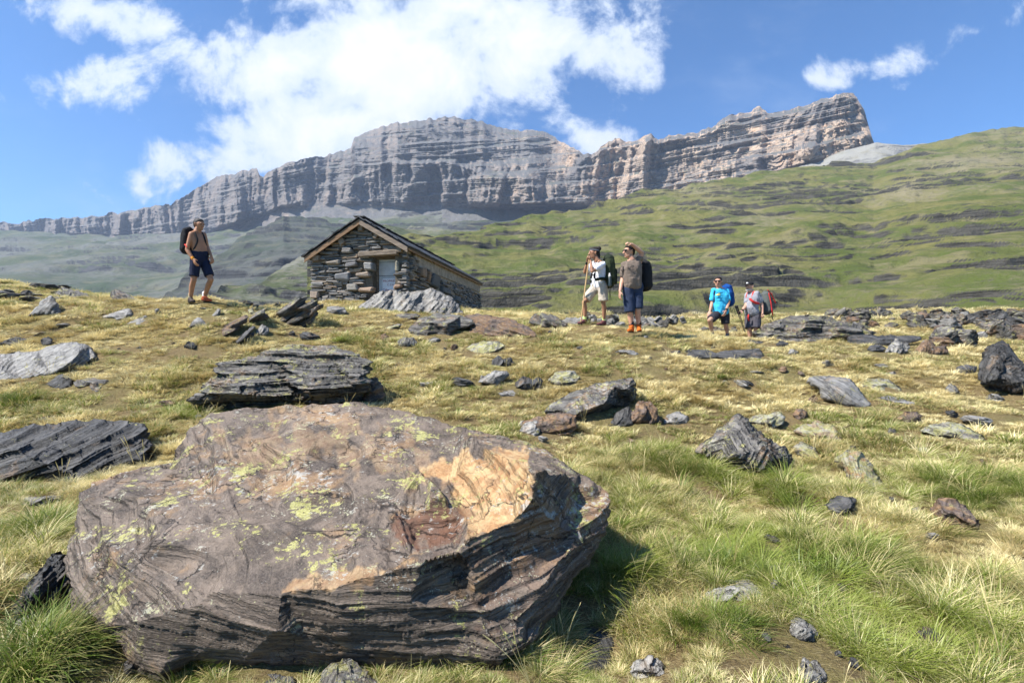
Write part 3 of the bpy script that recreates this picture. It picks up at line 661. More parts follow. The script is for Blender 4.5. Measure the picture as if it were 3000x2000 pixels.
rr('small upright pale rock just right of the hiker’s feet'.replace('’', "'"), [(620, 925), (630, 908), (640, 898), (650, 902), (645, 915), (635, 926)], [(640, 912, -.05)], 1.0, 60, 'grey', .2, seed=39, size=.4, step=3, name='rock')
rr('rounded grey rock in front of the left corner of the hut', [(955, 914), (958, 898), (985, 894), (1008, 898), (1018, 914), (1000, 922), (970, 920)], [(985, 908, -.12)], 1.0, 5, 'grey', .35, seed=40, size=.5, step=3, name='rock')
# big rocks in front of the hut
rr('large ribbed pale boulder leaning against the hut corner',
   [(1040, 905), (1058, 888), (1090, 868), (1110, 852), (1150, 848), (1200, 852), (1240, 850), (1262, 843), (1278, 850), (1300, 858), (1325, 872), (1345, 892), (1362, 918), (1330, 925), (1250, 925), (1150, 918), (1080, 910)],
   [(1120, 880, -.25), (1200, 880, -.3), (1280, 880, -.3), (1320, 900, -.2), (1200, 905, -.2), (1100, 895, -.15)], 1.5, 38, 'grey', 1.0, lt=.07, amp=.06, seed=41, size=.9, step=3.2, tilt=.35, rough=.5, Dfix=13.0)
rr('grey layered slab with undercut front, before the ribbed boulder',
   [(1195, 968), (1205, 950), (1225, 930), (1265, 917), (1310, 916), (1350, 922), (1380, 935), (1390, 948), (1372, 955), (1340, 962), (1320, 982), (1250, 988), (1210, 984)],
   [(1260, 940, -.25), (1330, 938, -.3), (1300, 952, -.28), (1290, 970, .1), (1230, 965, -.05)], 1.6, -3, 'layer', .8, lt=.06, amp=.04, seed=42, size=1.0, step=3.2, tilt=.1, rough=.5)
rr('long brown slab tapering to the right, beside the undercut slab',
   [(1372, 985), (1380, 950), (1362, 925), (1400, 917), (1460, 925), (1520, 942), (1555, 958), (1572, 975), (1568, 986), (1480, 988), (1420, 984)],
   [(1430, 945, -.2), (1500, 960, -.22), (1450, 968, -.1)], 1.8, -14, 'rusty', .8, lt=.05, amp=.025, seed=43, size=.8, step=3.2)
rr('low flat slab tucked under the ribbed boulder', [(1130, 932), (1150, 920), (1220, 918), (1235, 926), (1200, 936), (1150, 936)], [(1180, 926, -.08)], 1.6, 2, 'layer', .4, seed=44, size=.5, step=3.2, name='rock')
rr('small mossy sliver of slate in grass left of the undercut slab', [(1120, 966), (1135, 954), (1165, 945), (1182, 948), (1170, 958), (1140, 966)], [(1155, 955, -.06)], 1.4, 15, 'lichen', .25, seed=45, size=.4, step=3, name='rock')
rr('square pale rock stub in grass below the undercut slab', [(1162, 1016), (1164, 990), (1185, 984), (1212, 988), (1222, 1000), (1215, 1016)], [(1190, 1002, -.1)], .9, 80, 'grey', .3, lt=.03, amp=.02, seed=46, size=.4, step=3, name='rock', tilt=.1)
rr('flat pale lichened slab in open grass, centre of the meadow', [(1362, 1020), (1385, 1006), (1425, 998), (1465, 998), (1480, 1012), (1455, 1028), (1410, 1038), (1380, 1030)], [(1430, 1010, -.08)], 2.4, 16, 'lichen', .35, lt=.03, amp=.015, seed=47, size=.5, step=3.2, name='rock', tilt=.6)
rr('black craggy rock alone in the mid meadow', [(1440, 1068), (1444, 1046), (1460, 1042), (1475, 1046), (1498, 1044), (1508, 1066), (1490, 1075), (1455, 1074)], [(1475, 1058, -.12)], .9, 60, 'dark', .35, seed=48, size=.4, step=3.2, name='rock')
rr('white-capped striped rock left of three rocks in a row', [(1398, 1120), (1405, 1098), (1420, 1096), (1450, 1085), (1485, 1086), (1490, 1100), (1470, 1120), (1455, 1135), (1420, 1125)], [(1440, 1105, -.12), (1470, 1095, -.1)], 1.2, 30, 'grey', .4, seed=49, size=.4, step=3.2, name='rock')
rr('dark twin rock with lichen, middle of three rocks in a row', [(1498, 1140), (1510, 1115), (1530, 1100), (1560, 1106), (1580, 1100), (1592, 1115), (1588, 1138), (1550, 1146)], [(1540, 1120, -.14), (1575, 1120, -.08)], 1.0, 40, 'dark', .4, seed=50, size=.4, step=3.2, name='rock')
rr('yellow lichened rock, right of three rocks in a row', [(1604, 1112), (1615, 1094), (1640, 1084), (1680, 1086), (1704, 1100), (1690, 1120), (1660, 1132), (1625, 1125)], [(1650, 1104, -.12)], 1.5, 5, 'lichen', .45, seed=51, size=.4, step=3.2, name='rock')
rr('small lilac-grey rock below the three rocks in a row', [(1456, 1150), (1475, 1142), (1500, 1142), (1515, 1155), (1505, 1164), (1470, 1160)], [(1485, 1150, -.06)], 1.0, 0, 'grey', .25, seed=52, size=.4, step=3.2, name='rock')
# tilted plank and friends
rr('long tilted slate plank with lichen streaks propped over dark shade',
   [(1588, 1205), (1610, 1182), (1680, 1145), (1760, 1120), (1856, 1102), (1866, 1120), (1858, 1170, .3), (1835, 1190, .35), (1765, 1220, .4), (1705, 1245, .35), (1640, 1232, .1)],
   [(1700, 1160, -.12), (1800, 1130, -.14), (1850, 1120, -.12), (1640, 1200, -.1), (1690, 1212, -.15), (1770, 1180, -.17), (1848, 1142, -.15)], 1.25, 25, 'layer', .35, lt=.04, amp=.03, seed=53, size=1.0, step=3.6, tilt=.7, Dfix=6.0, rough=.4)
rr('rusty broken rock under the low end of the tilted slate plank',
   [(1520, 1250), (1535, 1232), (1590, 1212), (1650, 1200), (1688, 1215), (1695, 1250), (1670, 1272), (1600, 1275), (1560, 1262)], [(1580, 1235, -.12), (1650, 1225, -.15), (1640, 1255, -.05)], 1.2, 10, 'rusty', .45, seed=54, size=.5, step=3.6, name='rock')
rr('pale blue-grey flat stone in front of the rusty broken rock', [(1518, 1262), (1535, 1240), (1565, 1230), (1590, 1240), (1582, 1262), (1570, 1282), (1550, 1270)], [(1555, 1250, -.06)], 1.8, 20, 'grey', .2, seed=55, size=.4, step=3.6, name='rock')
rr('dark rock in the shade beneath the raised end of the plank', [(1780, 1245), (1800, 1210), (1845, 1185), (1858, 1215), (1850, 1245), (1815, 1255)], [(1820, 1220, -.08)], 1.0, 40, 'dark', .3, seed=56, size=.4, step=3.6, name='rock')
rr('craggy reddish rock right of the tilted slate plank', [(1845, 1235), (1852, 1195), (1870, 1170), (1905, 1175), (1928, 1205), (1940, 1235), (1905, 1245)], [(1890, 1205, -.12)], .9, 60, 'rusty', .4, seed=57, size=.4, step=3.6, name='rock')
rr('low grey rock between the craggy reddish rock and the striped block', [(1940, 1240), (1955, 1210), (1990, 1200), (2020, 1215), (2022, 1240), (1980, 1250)], [(1980, 1222, -.1)], 1.2, 10, 'grey', .35, seed=58, size=.4, step=3.6, name='rock')
rr('striped tilted slate block topped with yellow lichen, right of centre',
   [(2038, 1320), (2060, 1288), (2110, 1248), (2160, 1214), (2185, 1218), (2195, 1238), (2225, 1262), (2260, 1290), (2300, 1305), (2325, 1330), (2322, 1362), (2290, 1385), (2240, 1390), (2170, 1378), (2100, 1350)],
   [(2120, 1280, -.15), (2180, 1245, -.1), (2150, 1330, -.25), (2230, 1310, -.25), (2280, 1340, -.18), (2220, 1370, -.15)], 1.1, 38, 'layer', .8, lt=.05, amp=.045, seed=59, size=1.0, step=3.8, tilt=.25, rough=.45)
rr('pair of pale lichened blocks behind the striped slate block', [(2190, 1235), (2200, 1215), (2235, 1208), (2280, 1205), (2305, 1220), (2300, 1245), (2265, 1255), (2230, 1240)], [(2250, 1225, -.12)], 1.4, 10, 'lichen', .4, seed=60, size=.4, step=3.6, name='rock')
rr('small quartz-flecked rock above the lichened crust', [(2320, 1215), (2328, 1195), (2345, 1190), (2362, 1205), (2365, 1225), (2340, 1232)], [(2345, 1210, -.08)], .9, 50, 'rusty', .25, seed=61, size=.4, step=3.6, name='rock')
rr('low crust of rust and lichen in grass, right of the pale lichened blocks', [(2330, 1262), (2350, 1240), (2390, 1230), (2440, 1242), (2475, 1275), (2460, 1300), (2420, 1290), (2370, 1275)], [(2400, 1258, -.06)], 2.6, 0, 'lichen', .3, seed=62, size=.5, step=3.8, name='rock', attrs={'rust': lambda a, b: .5 + 0 * a})
rr('flat lichened stone just right of the striped slate block', [(2325, 1305), (2350, 1292), (2390, 1310), (2410, 1345), (2380, 1350), (2340, 1330)], [(2365, 1318, -.05)], 2.0, -20, 'lichen', .25, seed=63, size=.4, step=3.8, name='rock')
rr('long ochre slab covered in yellow lichen slanting down the grass',
   [(2462, 1330), (2485, 1315), (2530, 1322), (2555, 1352), (2570, 1385), (2600, 1425), (2575, 1440), (2535, 1430), (2500, 1395), (2475, 1360)], [(2520, 1360, -.08), (2555, 1410, -.06)], 1.5, -50, 'lichen', .4, lt=.06, amp=.015, seed=64, size=.4, step=3.8, name='rock', tilt=.7, attrs={'rust': soft_poly([(2462, 1330), (2540, 1320), (2560, 1400), (2500, 1400)], 30, 4)})
rr('rounded grey rock with lichened top in the right meadow',
   [(2366, 1110), (2375, 1102), (2430, 1098), (2480, 1100), (2505, 1122), (2525, 1150), (2555, 1185), (2535, 1195), (2470, 1186), (2410, 1165), (2398, 1135)],
   [(2440, 1125, -.18), (2480, 1145, -.2), (2500, 1170, -.12), (2430, 1155, -.12)], 1.6, -35, 'grey', .6, lt=.05, amp=.02, seed=65, size=.6, step=3.6)
rr('brown lichened rock with dark underside behind the rounded grey rock', [(2512, 1118), (2540, 1106), (2600, 1108), (2632, 1128), (2645, 1145), (2600, 1150), (2550, 1145)], [(2580, 1125, -.12)], 1.8, -4, 'lichen', .4, seed=66, size=.4, step=3.6, name='rock')
rr('thin flat slab in grass beyond the brown lichened rock', [(2500, 1098), (2540, 1090), (2620, 1087), (2628, 1096), (2560, 1102)], [(2570, 1094, -.03)], 2.5, 0, 'grey', .3, seed=67, size=.4, step=3, name='rock')
rr('narrow pale slab lying in grass right of the rounded grey rock', [(2572, 1162), (2600, 1158), (2680, 1178), (2682, 1188), (2620, 1176)], [(2630, 1172, -.03)], 2.0, -10, 'grey', .25, seed=68, size=.4, step=3, name='rock')
rr('tall black craggy rock standing at the right edge',
   [(2878, 1118), (2885, 1075), (2888, 1045), (2905, 1005), (2930, 996), (2955, 1008), (2975, 1035), (3000, 1062), (3040, 1090), (3060, 1170), (3000, 1165), (2985, 1150), (2940, 1140), (2905, 1130)],
   [(2920, 1050, -.25), (2910, 1100, -.2), (2960, 1070, -.15), (2985, 1115, -.25), (2945, 1110, -.2), (3020, 1130, -.2)], .7, 62, 'dark', .9, lt=.07, amp=.05, seed=69, size=.6, step=3.8, tilt=.3)
rr('small mossy dark rock left of the tall black craggy rock', [(2793, 1088), (2800, 1072), (2835, 1066), (2865, 1070), (2870, 1088), (2830, 1096)], [(2830, 1080, -.1)], 1.2, 5, 'dark', .35, seed=70, size=.4, step=3.2, name='rock')
rr('small rock in grass below the tall black craggy rock', [(2772, 1135), (2785, 1122), (2805, 1130), (2815, 1150), (2795, 1158)], [(2793, 1140, -.05)], 1.2, -40, 'grey', .25, seed=71, size=.4, step=3.2, name='rock')
rr('brown craggy rock at the head of the long lichened slab', [(2630, 1225), (2650, 1205), (2685, 1200), (2705, 1215), (2700, 1235), (2660, 1240)], [(2670, 1220, -.08)], 1.2, 30, 'rusty', .3, seed=72, size=.4, step=3.6, name='rock')
rr('long low grey slab with yellow lichen at right', [(2698, 1262), (2720, 1240), (2780, 1235), (2840, 1250), (2880, 1275), (2905, 1300), (2870, 1298), (2820, 1285), (2740, 1275)], [(2790, 1258, -.08), (2850, 1275, -.05)], 2.4, -12, 'lichen', .35, seed=73, size=.5, step=3.8, name='rock')
rr('pale grey-white stone below the long low slab', [(2642, 1322), (2670, 1304), (2700, 1300), (2725, 1312), (2718, 1328), (2670, 1330)], [(2690, 1314, -.06)], 1.5, 5, 'grey', .25, seed=74, size=.4, step=3.8, name='rock')
rr('small blue-grey stone left of the pale grey-white stone', [(2598, 1270), (2605, 1250), (2625, 1252), (2628, 1272)], [(2612, 1262, -.05)], 1.0, 40, 'dark', .2, seed=75, size=.3, step=3.6, name='rock')
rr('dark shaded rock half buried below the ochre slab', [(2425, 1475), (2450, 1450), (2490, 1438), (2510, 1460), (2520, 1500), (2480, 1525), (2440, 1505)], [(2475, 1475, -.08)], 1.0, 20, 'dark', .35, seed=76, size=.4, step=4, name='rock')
rr('rust-red and white rock with hollow front at lower right', [(2742, 1490), (2752, 1460), (2790, 1452), (2830, 1475), (2868, 1520), (2870, 1545), (2820, 1555), (2795, 1575), (2770, 1560), (2755, 1520)], [(2790, 1490, -.1), (2830, 1520, -.08), (2810, 1545, .05)], 1.2, 0, 'rusty', .4, seed=77, size=.4, step=4, name='rock')
rr('small white rock left of the rust-red hollow rock', [(2665, 1510), (2672, 1488), (2690, 1482), (2702, 1498), (2695, 1518)], [(2684, 1500, -.04)], .8, 50, 'grey', .2, seed=78, size=.3, step=4, name='rock')
rr('flat brown stone between tussocks right of the great boulder', [(1958, 1512), (1985, 1500), (2040, 1500), (2092, 1515), (2080, 1535), (2030, 1540), (1985, 1530)], [(2030, 1515, -.04)], 2.5, 0, 'rusty', .25, seed=79, size=.4, step=4, name='rock')
rr('grey stone with curved top among green tussocks', [(2052, 1745), (2075, 1715), (2130, 1688), (2195, 1680), (2225, 1700), (2255, 1720), (2282, 1750), (2240, 1775), (2150, 1770), (2090, 1765)], [(2150, 1715, -.08), (2220, 1735, -.06)], 1.6, 25, 'grey', .4, lt=.05, amp=.015, seed=80, size=.4, step=4.2, name='rock')
rr('small pale pyramid rock on bare soil at the bottom', [(2315, 1860), (2325, 1825), (2352, 1813), (2385, 1830), (2403, 1860), (2390, 1885), (2340, 1875)], [(2355, 1840, -.06)], .9, 60, 'grey', .25, lt=.03, amp=.012, seed=81, size=.3, step=4, name='rock')
rr('black flat stone on bare soil beside the pale pyramid rock', [(2275, 1895), (2300, 1885), (2345, 1888), (2335, 1902), (2290, 1908)], [(2310, 1893, -.02)], 1.2, 5, 'dark', .12, seed=82, size=.3, step=4, name='rock')
rr('round grey striped stone at the bottom edge on bare soil', [(2342, 1990), (2350, 1955), (2380, 1945), (2410, 1955), (2425, 1985), (2420, 2020), (2350, 2030)], [(2380, 1975, -.06)], .9, 80, 'grey', .25, lt=.03, amp=.012, seed=83, size=.3, step=4, name='rock')
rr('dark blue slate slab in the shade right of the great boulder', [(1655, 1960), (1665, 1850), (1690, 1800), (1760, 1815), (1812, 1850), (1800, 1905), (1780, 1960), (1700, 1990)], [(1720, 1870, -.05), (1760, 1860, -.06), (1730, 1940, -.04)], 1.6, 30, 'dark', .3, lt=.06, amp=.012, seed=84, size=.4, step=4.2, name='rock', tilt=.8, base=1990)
rr('dark slanting slate beside the left end of the great boulder', [(-30, 1850), (0, 1800), (40, 1740), (90, 1680), (145, 1622), (185, 1618), (205, 1680), (215, 1750), (150, 1760), (80, 1780), (30, 1850), (0, 1862)],
   [(120, 1690, -.1), (70, 1750, -.1), (160, 1700, 0), (180, 1740, .05)], .9, 48, 'dark', .5, lt=.05, amp=.025, seed=85, size=.4, step=4.4, name='rock', base=1862)
rr('small white-topped stone at the foot of the dark slanting slate', [(25, 1835), (50, 1800), (95, 1785), (105, 1810), (85, 1845), (40, 1855)], [(70, 1815, -.05)], 1.0, 30, 'grey', .2, seed=86, size=.3, step=4, name='rock')
rr('flat blue-grey stone at the bottom edge below the great boulder', [(690, 2010), (730, 1965), (790, 1950), (880, 1965), (900, 2030), (780, 2050)], [(800, 1990, -.05)], 1.5, 5, 'dark', .3, lt=.05, amp=.01, seed=87, size=.4, step=4.2, name='rock', Dfix=1.92, base=2050)
rr('lichened pale stone wedge at the bottom edge, centre-left', [(930, 2030), (950, 1960), (985, 1925), (1040, 1945), (1090, 1985), (1120, 2050)], [(1000, 1970, -.06), (1030, 2010, -.08)], 1.3, -35, 'lichen', .3, lt=.05, amp=.01, seed=88, size=.4, step=4.2, name='rock', Dfix=1.85, base=2050)
# right-hand outcrops
rr('long dark layered boulder at right, behind the grey-shirted hiker’s legs'.replace('’', "'"),
   [(2205, 975), (2215, 962), (2255, 942), (2300, 925), (2345, 919), (2420, 925), (2480, 938), (2530, 952), (2570, 975), (2530, 985), (2450, 985), (2400, 1002), (2320, 1010), (2240, 990)],
   [(2280, 950, -.2), (2360, 940, -.22), (2460, 955, -.2), (2350, 965, -.22), (2520, 968, -.1), (2300, 975, -.1), (2400, 985, .2)], 1.5, -3, 'layer', 1.0, lt=.09, amp=.07, seed=89, size=1.1, step=3, tilt=.1, rough=.5, Dfix=11.2)
rr('flat-topped dark slab right of the long dark layered boulder', [(2480, 1000), (2485, 984), (2520, 980), (2620, 980), (2695, 984), (2700, 995), (2650, 1008), (2560, 1015), (2500, 1012)], [(2590, 992, -.15)], 1.6, 0, 'dark', .6, lt=.06, amp=.03, seed=90, size=.6, step=3, tilt=.1)
rr('pale slanting blade of rock, left of the pair at right', [(2590, 1032), (2605, 1008), (2625, 992), (2650, 1000), (2665, 1018), (2655, 1034), (2620, 1036)], [(2628, 1012, -.1)], .9, 55, 'grey', .3, lt=.04, amp=.03, seed=91, size=.4, step=3, name='rock')
rr('pinkish slanting blade of rock, right of the pair at right', [(2672, 1032), (2690, 1010), (2715, 992), (2735, 996), (2745, 1012), (2775, 1008), (2778, 1034), (2730, 1040), (2690, 1036)], [(2712, 1014, -.1), (2755, 1022, -.05)], .9, 55, 'rusty', .3, lt=.04, amp=.03, seed=92, size=.4, step=3, name='rock')
rr('low jagged rocks at the foot of the flat-topped dark slab', [(2535, 1024), (2550, 1010), (2580, 1006), (2600, 1018), (2590, 1030), (2550, 1032)], [(2570, 1018, -.08)], 1.2, 0, 'dark', .3, seed=93, size=.4, step=3, name='rock')
rr('low dark rock in grass before the long dark layered boulder', [(2185, 1000), (2200, 992), (2235, 996), (2250, 1008), (2220, 1010)], [(2218, 1000, -.05)], 1.5, -5, 'dark', .25, seed=94, size=.4, step=3, name='rock')
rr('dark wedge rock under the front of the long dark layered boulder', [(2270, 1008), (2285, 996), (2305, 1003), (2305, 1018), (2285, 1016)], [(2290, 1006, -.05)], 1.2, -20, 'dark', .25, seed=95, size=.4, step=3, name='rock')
rr('wide flat blue-grey slab flush with the grass, right of the booted hiker', [(1945, 1045), (1985, 1035), (2015, 1022), (2070, 1022), (2090, 1030), (2160, 1022), (2225, 1020), (2242, 1040), (2245, 1056), (2170, 1055), (2090, 1050), (2000, 1052)], [(2050, 1036, -.05), (2170, 1040, -.08)], 3.0, -2, 'dark', .5, lt=.04, amp=.012, seed=96, size=.6, step=3.2, base=1058)
rr('small dark ledge at the left end of the wide flat slab', [(1950, 1036), (1958, 1026), (1990, 1026), (1995, 1036)], [(1972, 1031, -.04)], 1.5, 0, 'dark', .2, seed=97, size=.3, step=3, name='rock')
rr('thin pale slab in the grass left of the wide flat slab', [(1798, 1030), (1815, 1020), (1850, 1022), (1872, 1036), (1860, 1042), (1830, 1034)], [(1838, 1028, -.03)], 2.2, -8, 'grey', .2, seed=98, size=.3, step=3, name='rock')
rr('small pale pointed stone between the wide flat slab and the slanting blades', [(2305, 1036), (2312, 1022), (2325, 1020), (2340, 1030), (2332, 1040)], [(2320, 1030, -.04)], 1.0, 30, 'grey', .2, seed=99, size=.3, step=3, name='rock')
rr('grey dome rock on the crest between the hut and the white-shirted hiker', [(1545, 945), (1555, 925), (1580, 915), (1610, 918), (1650, 935), (1668, 952), (1640, 962), (1590, 958)], [(1600, 935, -.2)], 1.2, -20, 'layer', .6, lt=.06, amp=.04, seed=100, size=.6, step=3)
rr('pale flat slab behind the white-shirted hiker’s front foot'.replace('’', "'"), [(1636, 938), (1660, 928), (1700, 928), (1745, 945), (1740, 955), (1690, 958), (1660, 948)], [(1695, 940, -.12)], 1.8, -12, 'grey', .4, seed=101, size=.5, step=3, name='rock', Dfix=11.6)

# scattered small stones and the rough rock field at right -------------------------
def stone_mesh(w, d, h, seed, lt, amp, sub=4, planes=9):
    bm = bmesh.new(); bmesh.ops.create_icosphere(bm, subdivisions=sub, radius=1)
    v = np.array([x.co[:] for x in bm.verts]); f = np.array([[q.index for q in t.verts] for t in bm.faces]); bm.free()
    rng = np.random.default_rng(seed)
    for _ in range(planes):
        n = rng.normal(size=3); n[2] *= .7; n /= np.linalg.norm(n); k = rng.uniform(.45, .8)
        e = v @ n - k; v = v - np.maximum(e, 0)[:, None] * n
    v = v * np.array([w / 1.5, d / 1.5, h / 1.3])
    return v, f
def stone(px, py, w, h, ang, style, seed, label, group=None, sub=4, name='rock', sink=.16, tilt=.2, dep=1.0, Dfix=None):
    p = hit(px, py) if Dfix is None else P(px, py, Dfix); D = p[1]; W = w * 1.12 / F * D; H = h * 1.12 / F * D
    v, f = stone_mesh(W * .6, W * .5 * dep, H * .75, seed, 0, 0, sub)
    a = R(ang); Rm = np.array(Matrix.Rotation(-a, 3, 'Y') @ Matrix.Rotation(seed * 1.7, 3, 'Z')) if abs(ang) < 50 else np.array(Matrix.Rotation(-a, 3, 'Y'))
    v = v @ Rm.T + np.array([p[0], p[1] + W * .2 * dep, p[2] + H * (.5 - sink)])
    bn = bedding(ang, tilt); n = vnormals(v, f); s = max(W, .15)
    v = v + layer_disp(v, bn, max(.02, H * .2), s * .06, seed, 1.0, s * .9, n)
    FOOTPRINTS.append(('poly', v))
    return build_rock(name, v, f, bn, MS[style], label, 'rock', group)
def sheets(label, lst, style, seed, Dfix, ang, th, name='rock'):
    """a leaning pile of cleaved sheets, one mesh"""
    V, Fs, k = [], [], 0; sc = Dfix / F
    for i, (px, py, L) in enumerate(lst):
        rng = np.random.default_rng(seed + i)
        v, f = stone_mesh(L * sc * .98, .34 + .15 * rng.random(), th * sc * (1.2 + .5 * rng.random()), seed + i, 0, 0, 4, 7)
        v[:, 2] = np.clip(v[:, 2], -th * sc * .55, th * sc * .5) + .012 * np.sin(v[:, 0] * 9 + i)
        a = -R(ang + rng.uniform(-3, 3)); Rm = np.array(Matrix.Rotation(rng.uniform(-.12, .12), 3, 'Z') @ Matrix.Rotation(a, 3, 'Y') @ Matrix.Rotation(.42, 3, 'X'))
        v = v @ Rm.T + P(px, py, Dfix + rng.uniform(-.12, .12) + (i % 2) * .08)
        V.append(v); Fs.append(f + k); k += len(v)
    v = np.concatenate(V); f = np.concatenate(Fs); bn = bedding(ang, .25); n = vnormals(v, f)
    v = v + layer_disp(v, bn, th * sc * .5, .009, seed, .6, .9, n)
    return build_rock(name, v, f, bn, MS[style], label)
dS = hit(850, 945)[1]
sheets('tilted stack of slate sheets left of the hut, largest of the leaning piles', [(856, 893, 84), (872, 905, 96), (846, 917, 120), (893, 914, 80), (872, 926, 130), (820, 934, 90), (850, 938, 120), (900, 932, 70)], 'layer', 4100, dS, 29, 15, 'boulder')
sheets('brown ribbed rock below the tilted slate stack', [(690, 946, 66), (676, 955, 80), (668, 963, 60)], 'rusty', 4200, hit(680, 972)[1], 24, 13)
sheets('narrow leaning slate sheet beside the pale triangular rock', [(716, 981, 58), (706, 989, 60), (722, 992, 40)], 'dark', 4300, hit(706, 1000)[1], 36, 8)
sheets('small pile of brown sheets between hiker and tilted slate stack', [(742, 928, 60), (758, 920, 56)], 'layer', 4400, hit(750, 940)[1], 24, 10)
few = [  # px, py base, w, h, ang, style, label
 (35, 1058, 70, 34, 25, 'grey', 'grey rock at the left edge above the pale slab'), (20, 1012, 80, 26, 5, 'dark', 'dark low rock at the left edge of the upper meadow'),
 (125, 1012, 50, 26, -10, 'dark', 'small dark rock just above the pale grey slab'), (178, 960, 46, 14, 0, 'layer', 'low brown stone under the pointed pale rock'),
 (110, 986, 60, 14, 4, 'layer', 'low brown ridge stone in the upper left meadow'), (456, 918, 24, 15, 0, 'grey', 'small pale round stone left of the hiker’s feet'),
 (310, 890, 36, 12, 0, 'rusty', 'small pinkish stone near the white-grey block'), (550, 1022, 64, 22, -5, 'dark', 'black peaty rock in the middle left meadow'),
 (720, 885, 52, 16, -5, 'layer', 'low rock on the crest midway between hiker and hut'), (745, 878, 34, 10, 0, 'dark', 'small dark stone on the crest midway between hiker and hut'),
 (805, 905, 36, 18, 15, 'grey', 'pale block behind the tilted slate stack'), (590, 906, 30, 7, 0, 'grey', 'thin pale stone below the hiker’s orange shoe'),
 (860, 948, 80, 18, 12, 'layer', 'low slate debris below the tilted slate stack'), (905, 942, 40, 14, 0, 'layer', 'small slate flake right of the slate debris'),
 (905, 998, 74, 26, -15, 'dark', 'dark earthy rock above the long layered slab'), (855, 985, 26, 16, 0, 'dark', 'small dark rock left of the dark earthy rock'),
 (1095, 886, 60, 14, 10, 'grey', 'pale rock in grass below the hut wall'), (1060, 878, 40, 14, 0, 'grey', 'small pale rock under the hut wall'),
 (930, 868, 50, 14, 15, 'dark', 'dark footing rock at the left corner of the hut'), (880, 872, 34, 12, 0, 'dark', 'small dark stone left of the hut corner'),
 (1125, 1000, 50, 24, 10, 'rusty', 'rusty stone left of the square pale stub'), (1270, 1005, 50, 16, 0, 'grey', 'low pale stone right of the square pale stub'),
 (1330, 1025, 34, 18, 20, 'rusty', 'small brown stone left of the flat pale lichened slab'), (1250, 1132, 60, 16, -5, 'grey', 'grey-green stone right of the long layered slab'),
 (1350, 1130, 90, 26, -5, 'dark', 'dark low rock left of the white-capped striped rock'), (1530, 1250, 30, 20, 0, 'grey', 'small grey stone behind the great boulder’s shoulder'),
 (1590, 1298, 44, 20, 10, 'grey', 'little pale rock at the far side of the orange facet'), (2180, 1135, 60, 22, -20, 'grey', 'pale leaning stone in the mid right meadow'),
 (2200, 1130, 50, 12, -25, 'dark', 'thin dark stone above the pale leaning stone'), (2220, 1092, 60, 6, 0, 'grey', 'very thin pale slab showing in the right meadow'),
 (2300, 1093, 46, 20, 0, 'rusty', 'brown earthy stone in the right meadow'), (2350, 1102, 34, 14, 0, 'rusty', 'small pink stone left of the rounded grey rock'),
 (2430, 1076, 50, 20, -20, 'grey', 'broken pale stone above the rounded grey rock'), (2515, 1074, 34, 10, 0, 'dark', 'small dark stone above the thin flat slab'),
 (2590, 1075, 50, 10, 0, 'grey', 'very low pale stone above the thin flat slab'), (2385, 1182, 36, 26, -30, 'rusty', 'brown stone tucked left of the rounded grey rock'),
 (2800, 1222, 60, 20, -10, 'dark', 'dark stone in grass above the long low grey slab'), (2850, 1205, 40, 14, 0, 'rusty', 'pale brown stone above the long low grey slab'),
 (2890, 1245, 110, 22, -10, 'grey', 'white flat stone near the right edge'), (2925, 1175, 60, 22, 0, 'grey', 'pink-grey stone below the tall black craggy rock'),
 (2620, 1475, 24, 20, 40, 'dark', 'small dark stone near the small white rock'), (2740, 1590, 46, 26, 0, 'grey', 'blue-grey stone below the rust-red hollow rock'),
 (2885, 1375, 40, 30, 30, 'rusty', 'small pinkish stone by the right-hand green tussocks'), (1975, 1595, 34, 22, 0, 'dark', 'small blue stone below the flat brown stone'),
 (2265, 1590, 60, 24, -10, 'dark', 'dark stone between two green tussocks'), (2740, 1890, 90, 40, -25, 'dark', 'dark slanting rock at the bottom right'),
 (2280, 1740, 40, 36, 0, 'layer', 'little lichened stone right of the curved-top stone'), (2250, 1880, 40, 14, 0, 'dark', 'flat black stone left of the black flat stone'),
 (2460, 1925, 24, 16, 0, 'dark', 'tiny blue stone near the round grey striped stone'), (2510, 1960, 40, 26, -30, 'dark', 'small slate chip right of the round grey striped stone'),
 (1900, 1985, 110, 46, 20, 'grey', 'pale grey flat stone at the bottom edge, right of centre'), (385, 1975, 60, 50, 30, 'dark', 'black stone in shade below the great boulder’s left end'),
 (100, 1480, 130, 24, 5, 'layer', 'low dark ledge at the left edge beside the great boulder'), (1850, 1300, 40, 16, 0, 'rusty', 'small stone in grass below the reddish craggy rock'),
 (480, 1190, 60, 18, 0, 'rusty', 'orange-brown stone left of the long layered slab'), (95, 1400, 60, 20, 10, 'grey', 'greenish flat stone below the dark blue-grey outcrop'),
 (1700, 1022, 28, 9, 0, 'grey', 'tiny pale stone in the grass before the hikers'), (1895, 990, 20, 7, 0, 'grey', 'tiny pale stone right of the orange boots')]
for i, (a, b, c_, d_, e_, s_, l_) in enumerate(few):
    stone(a, b, c_, d_, e_, s_, 700 + i, l_.replace('’', "'"))
rnd = random.Random(5)
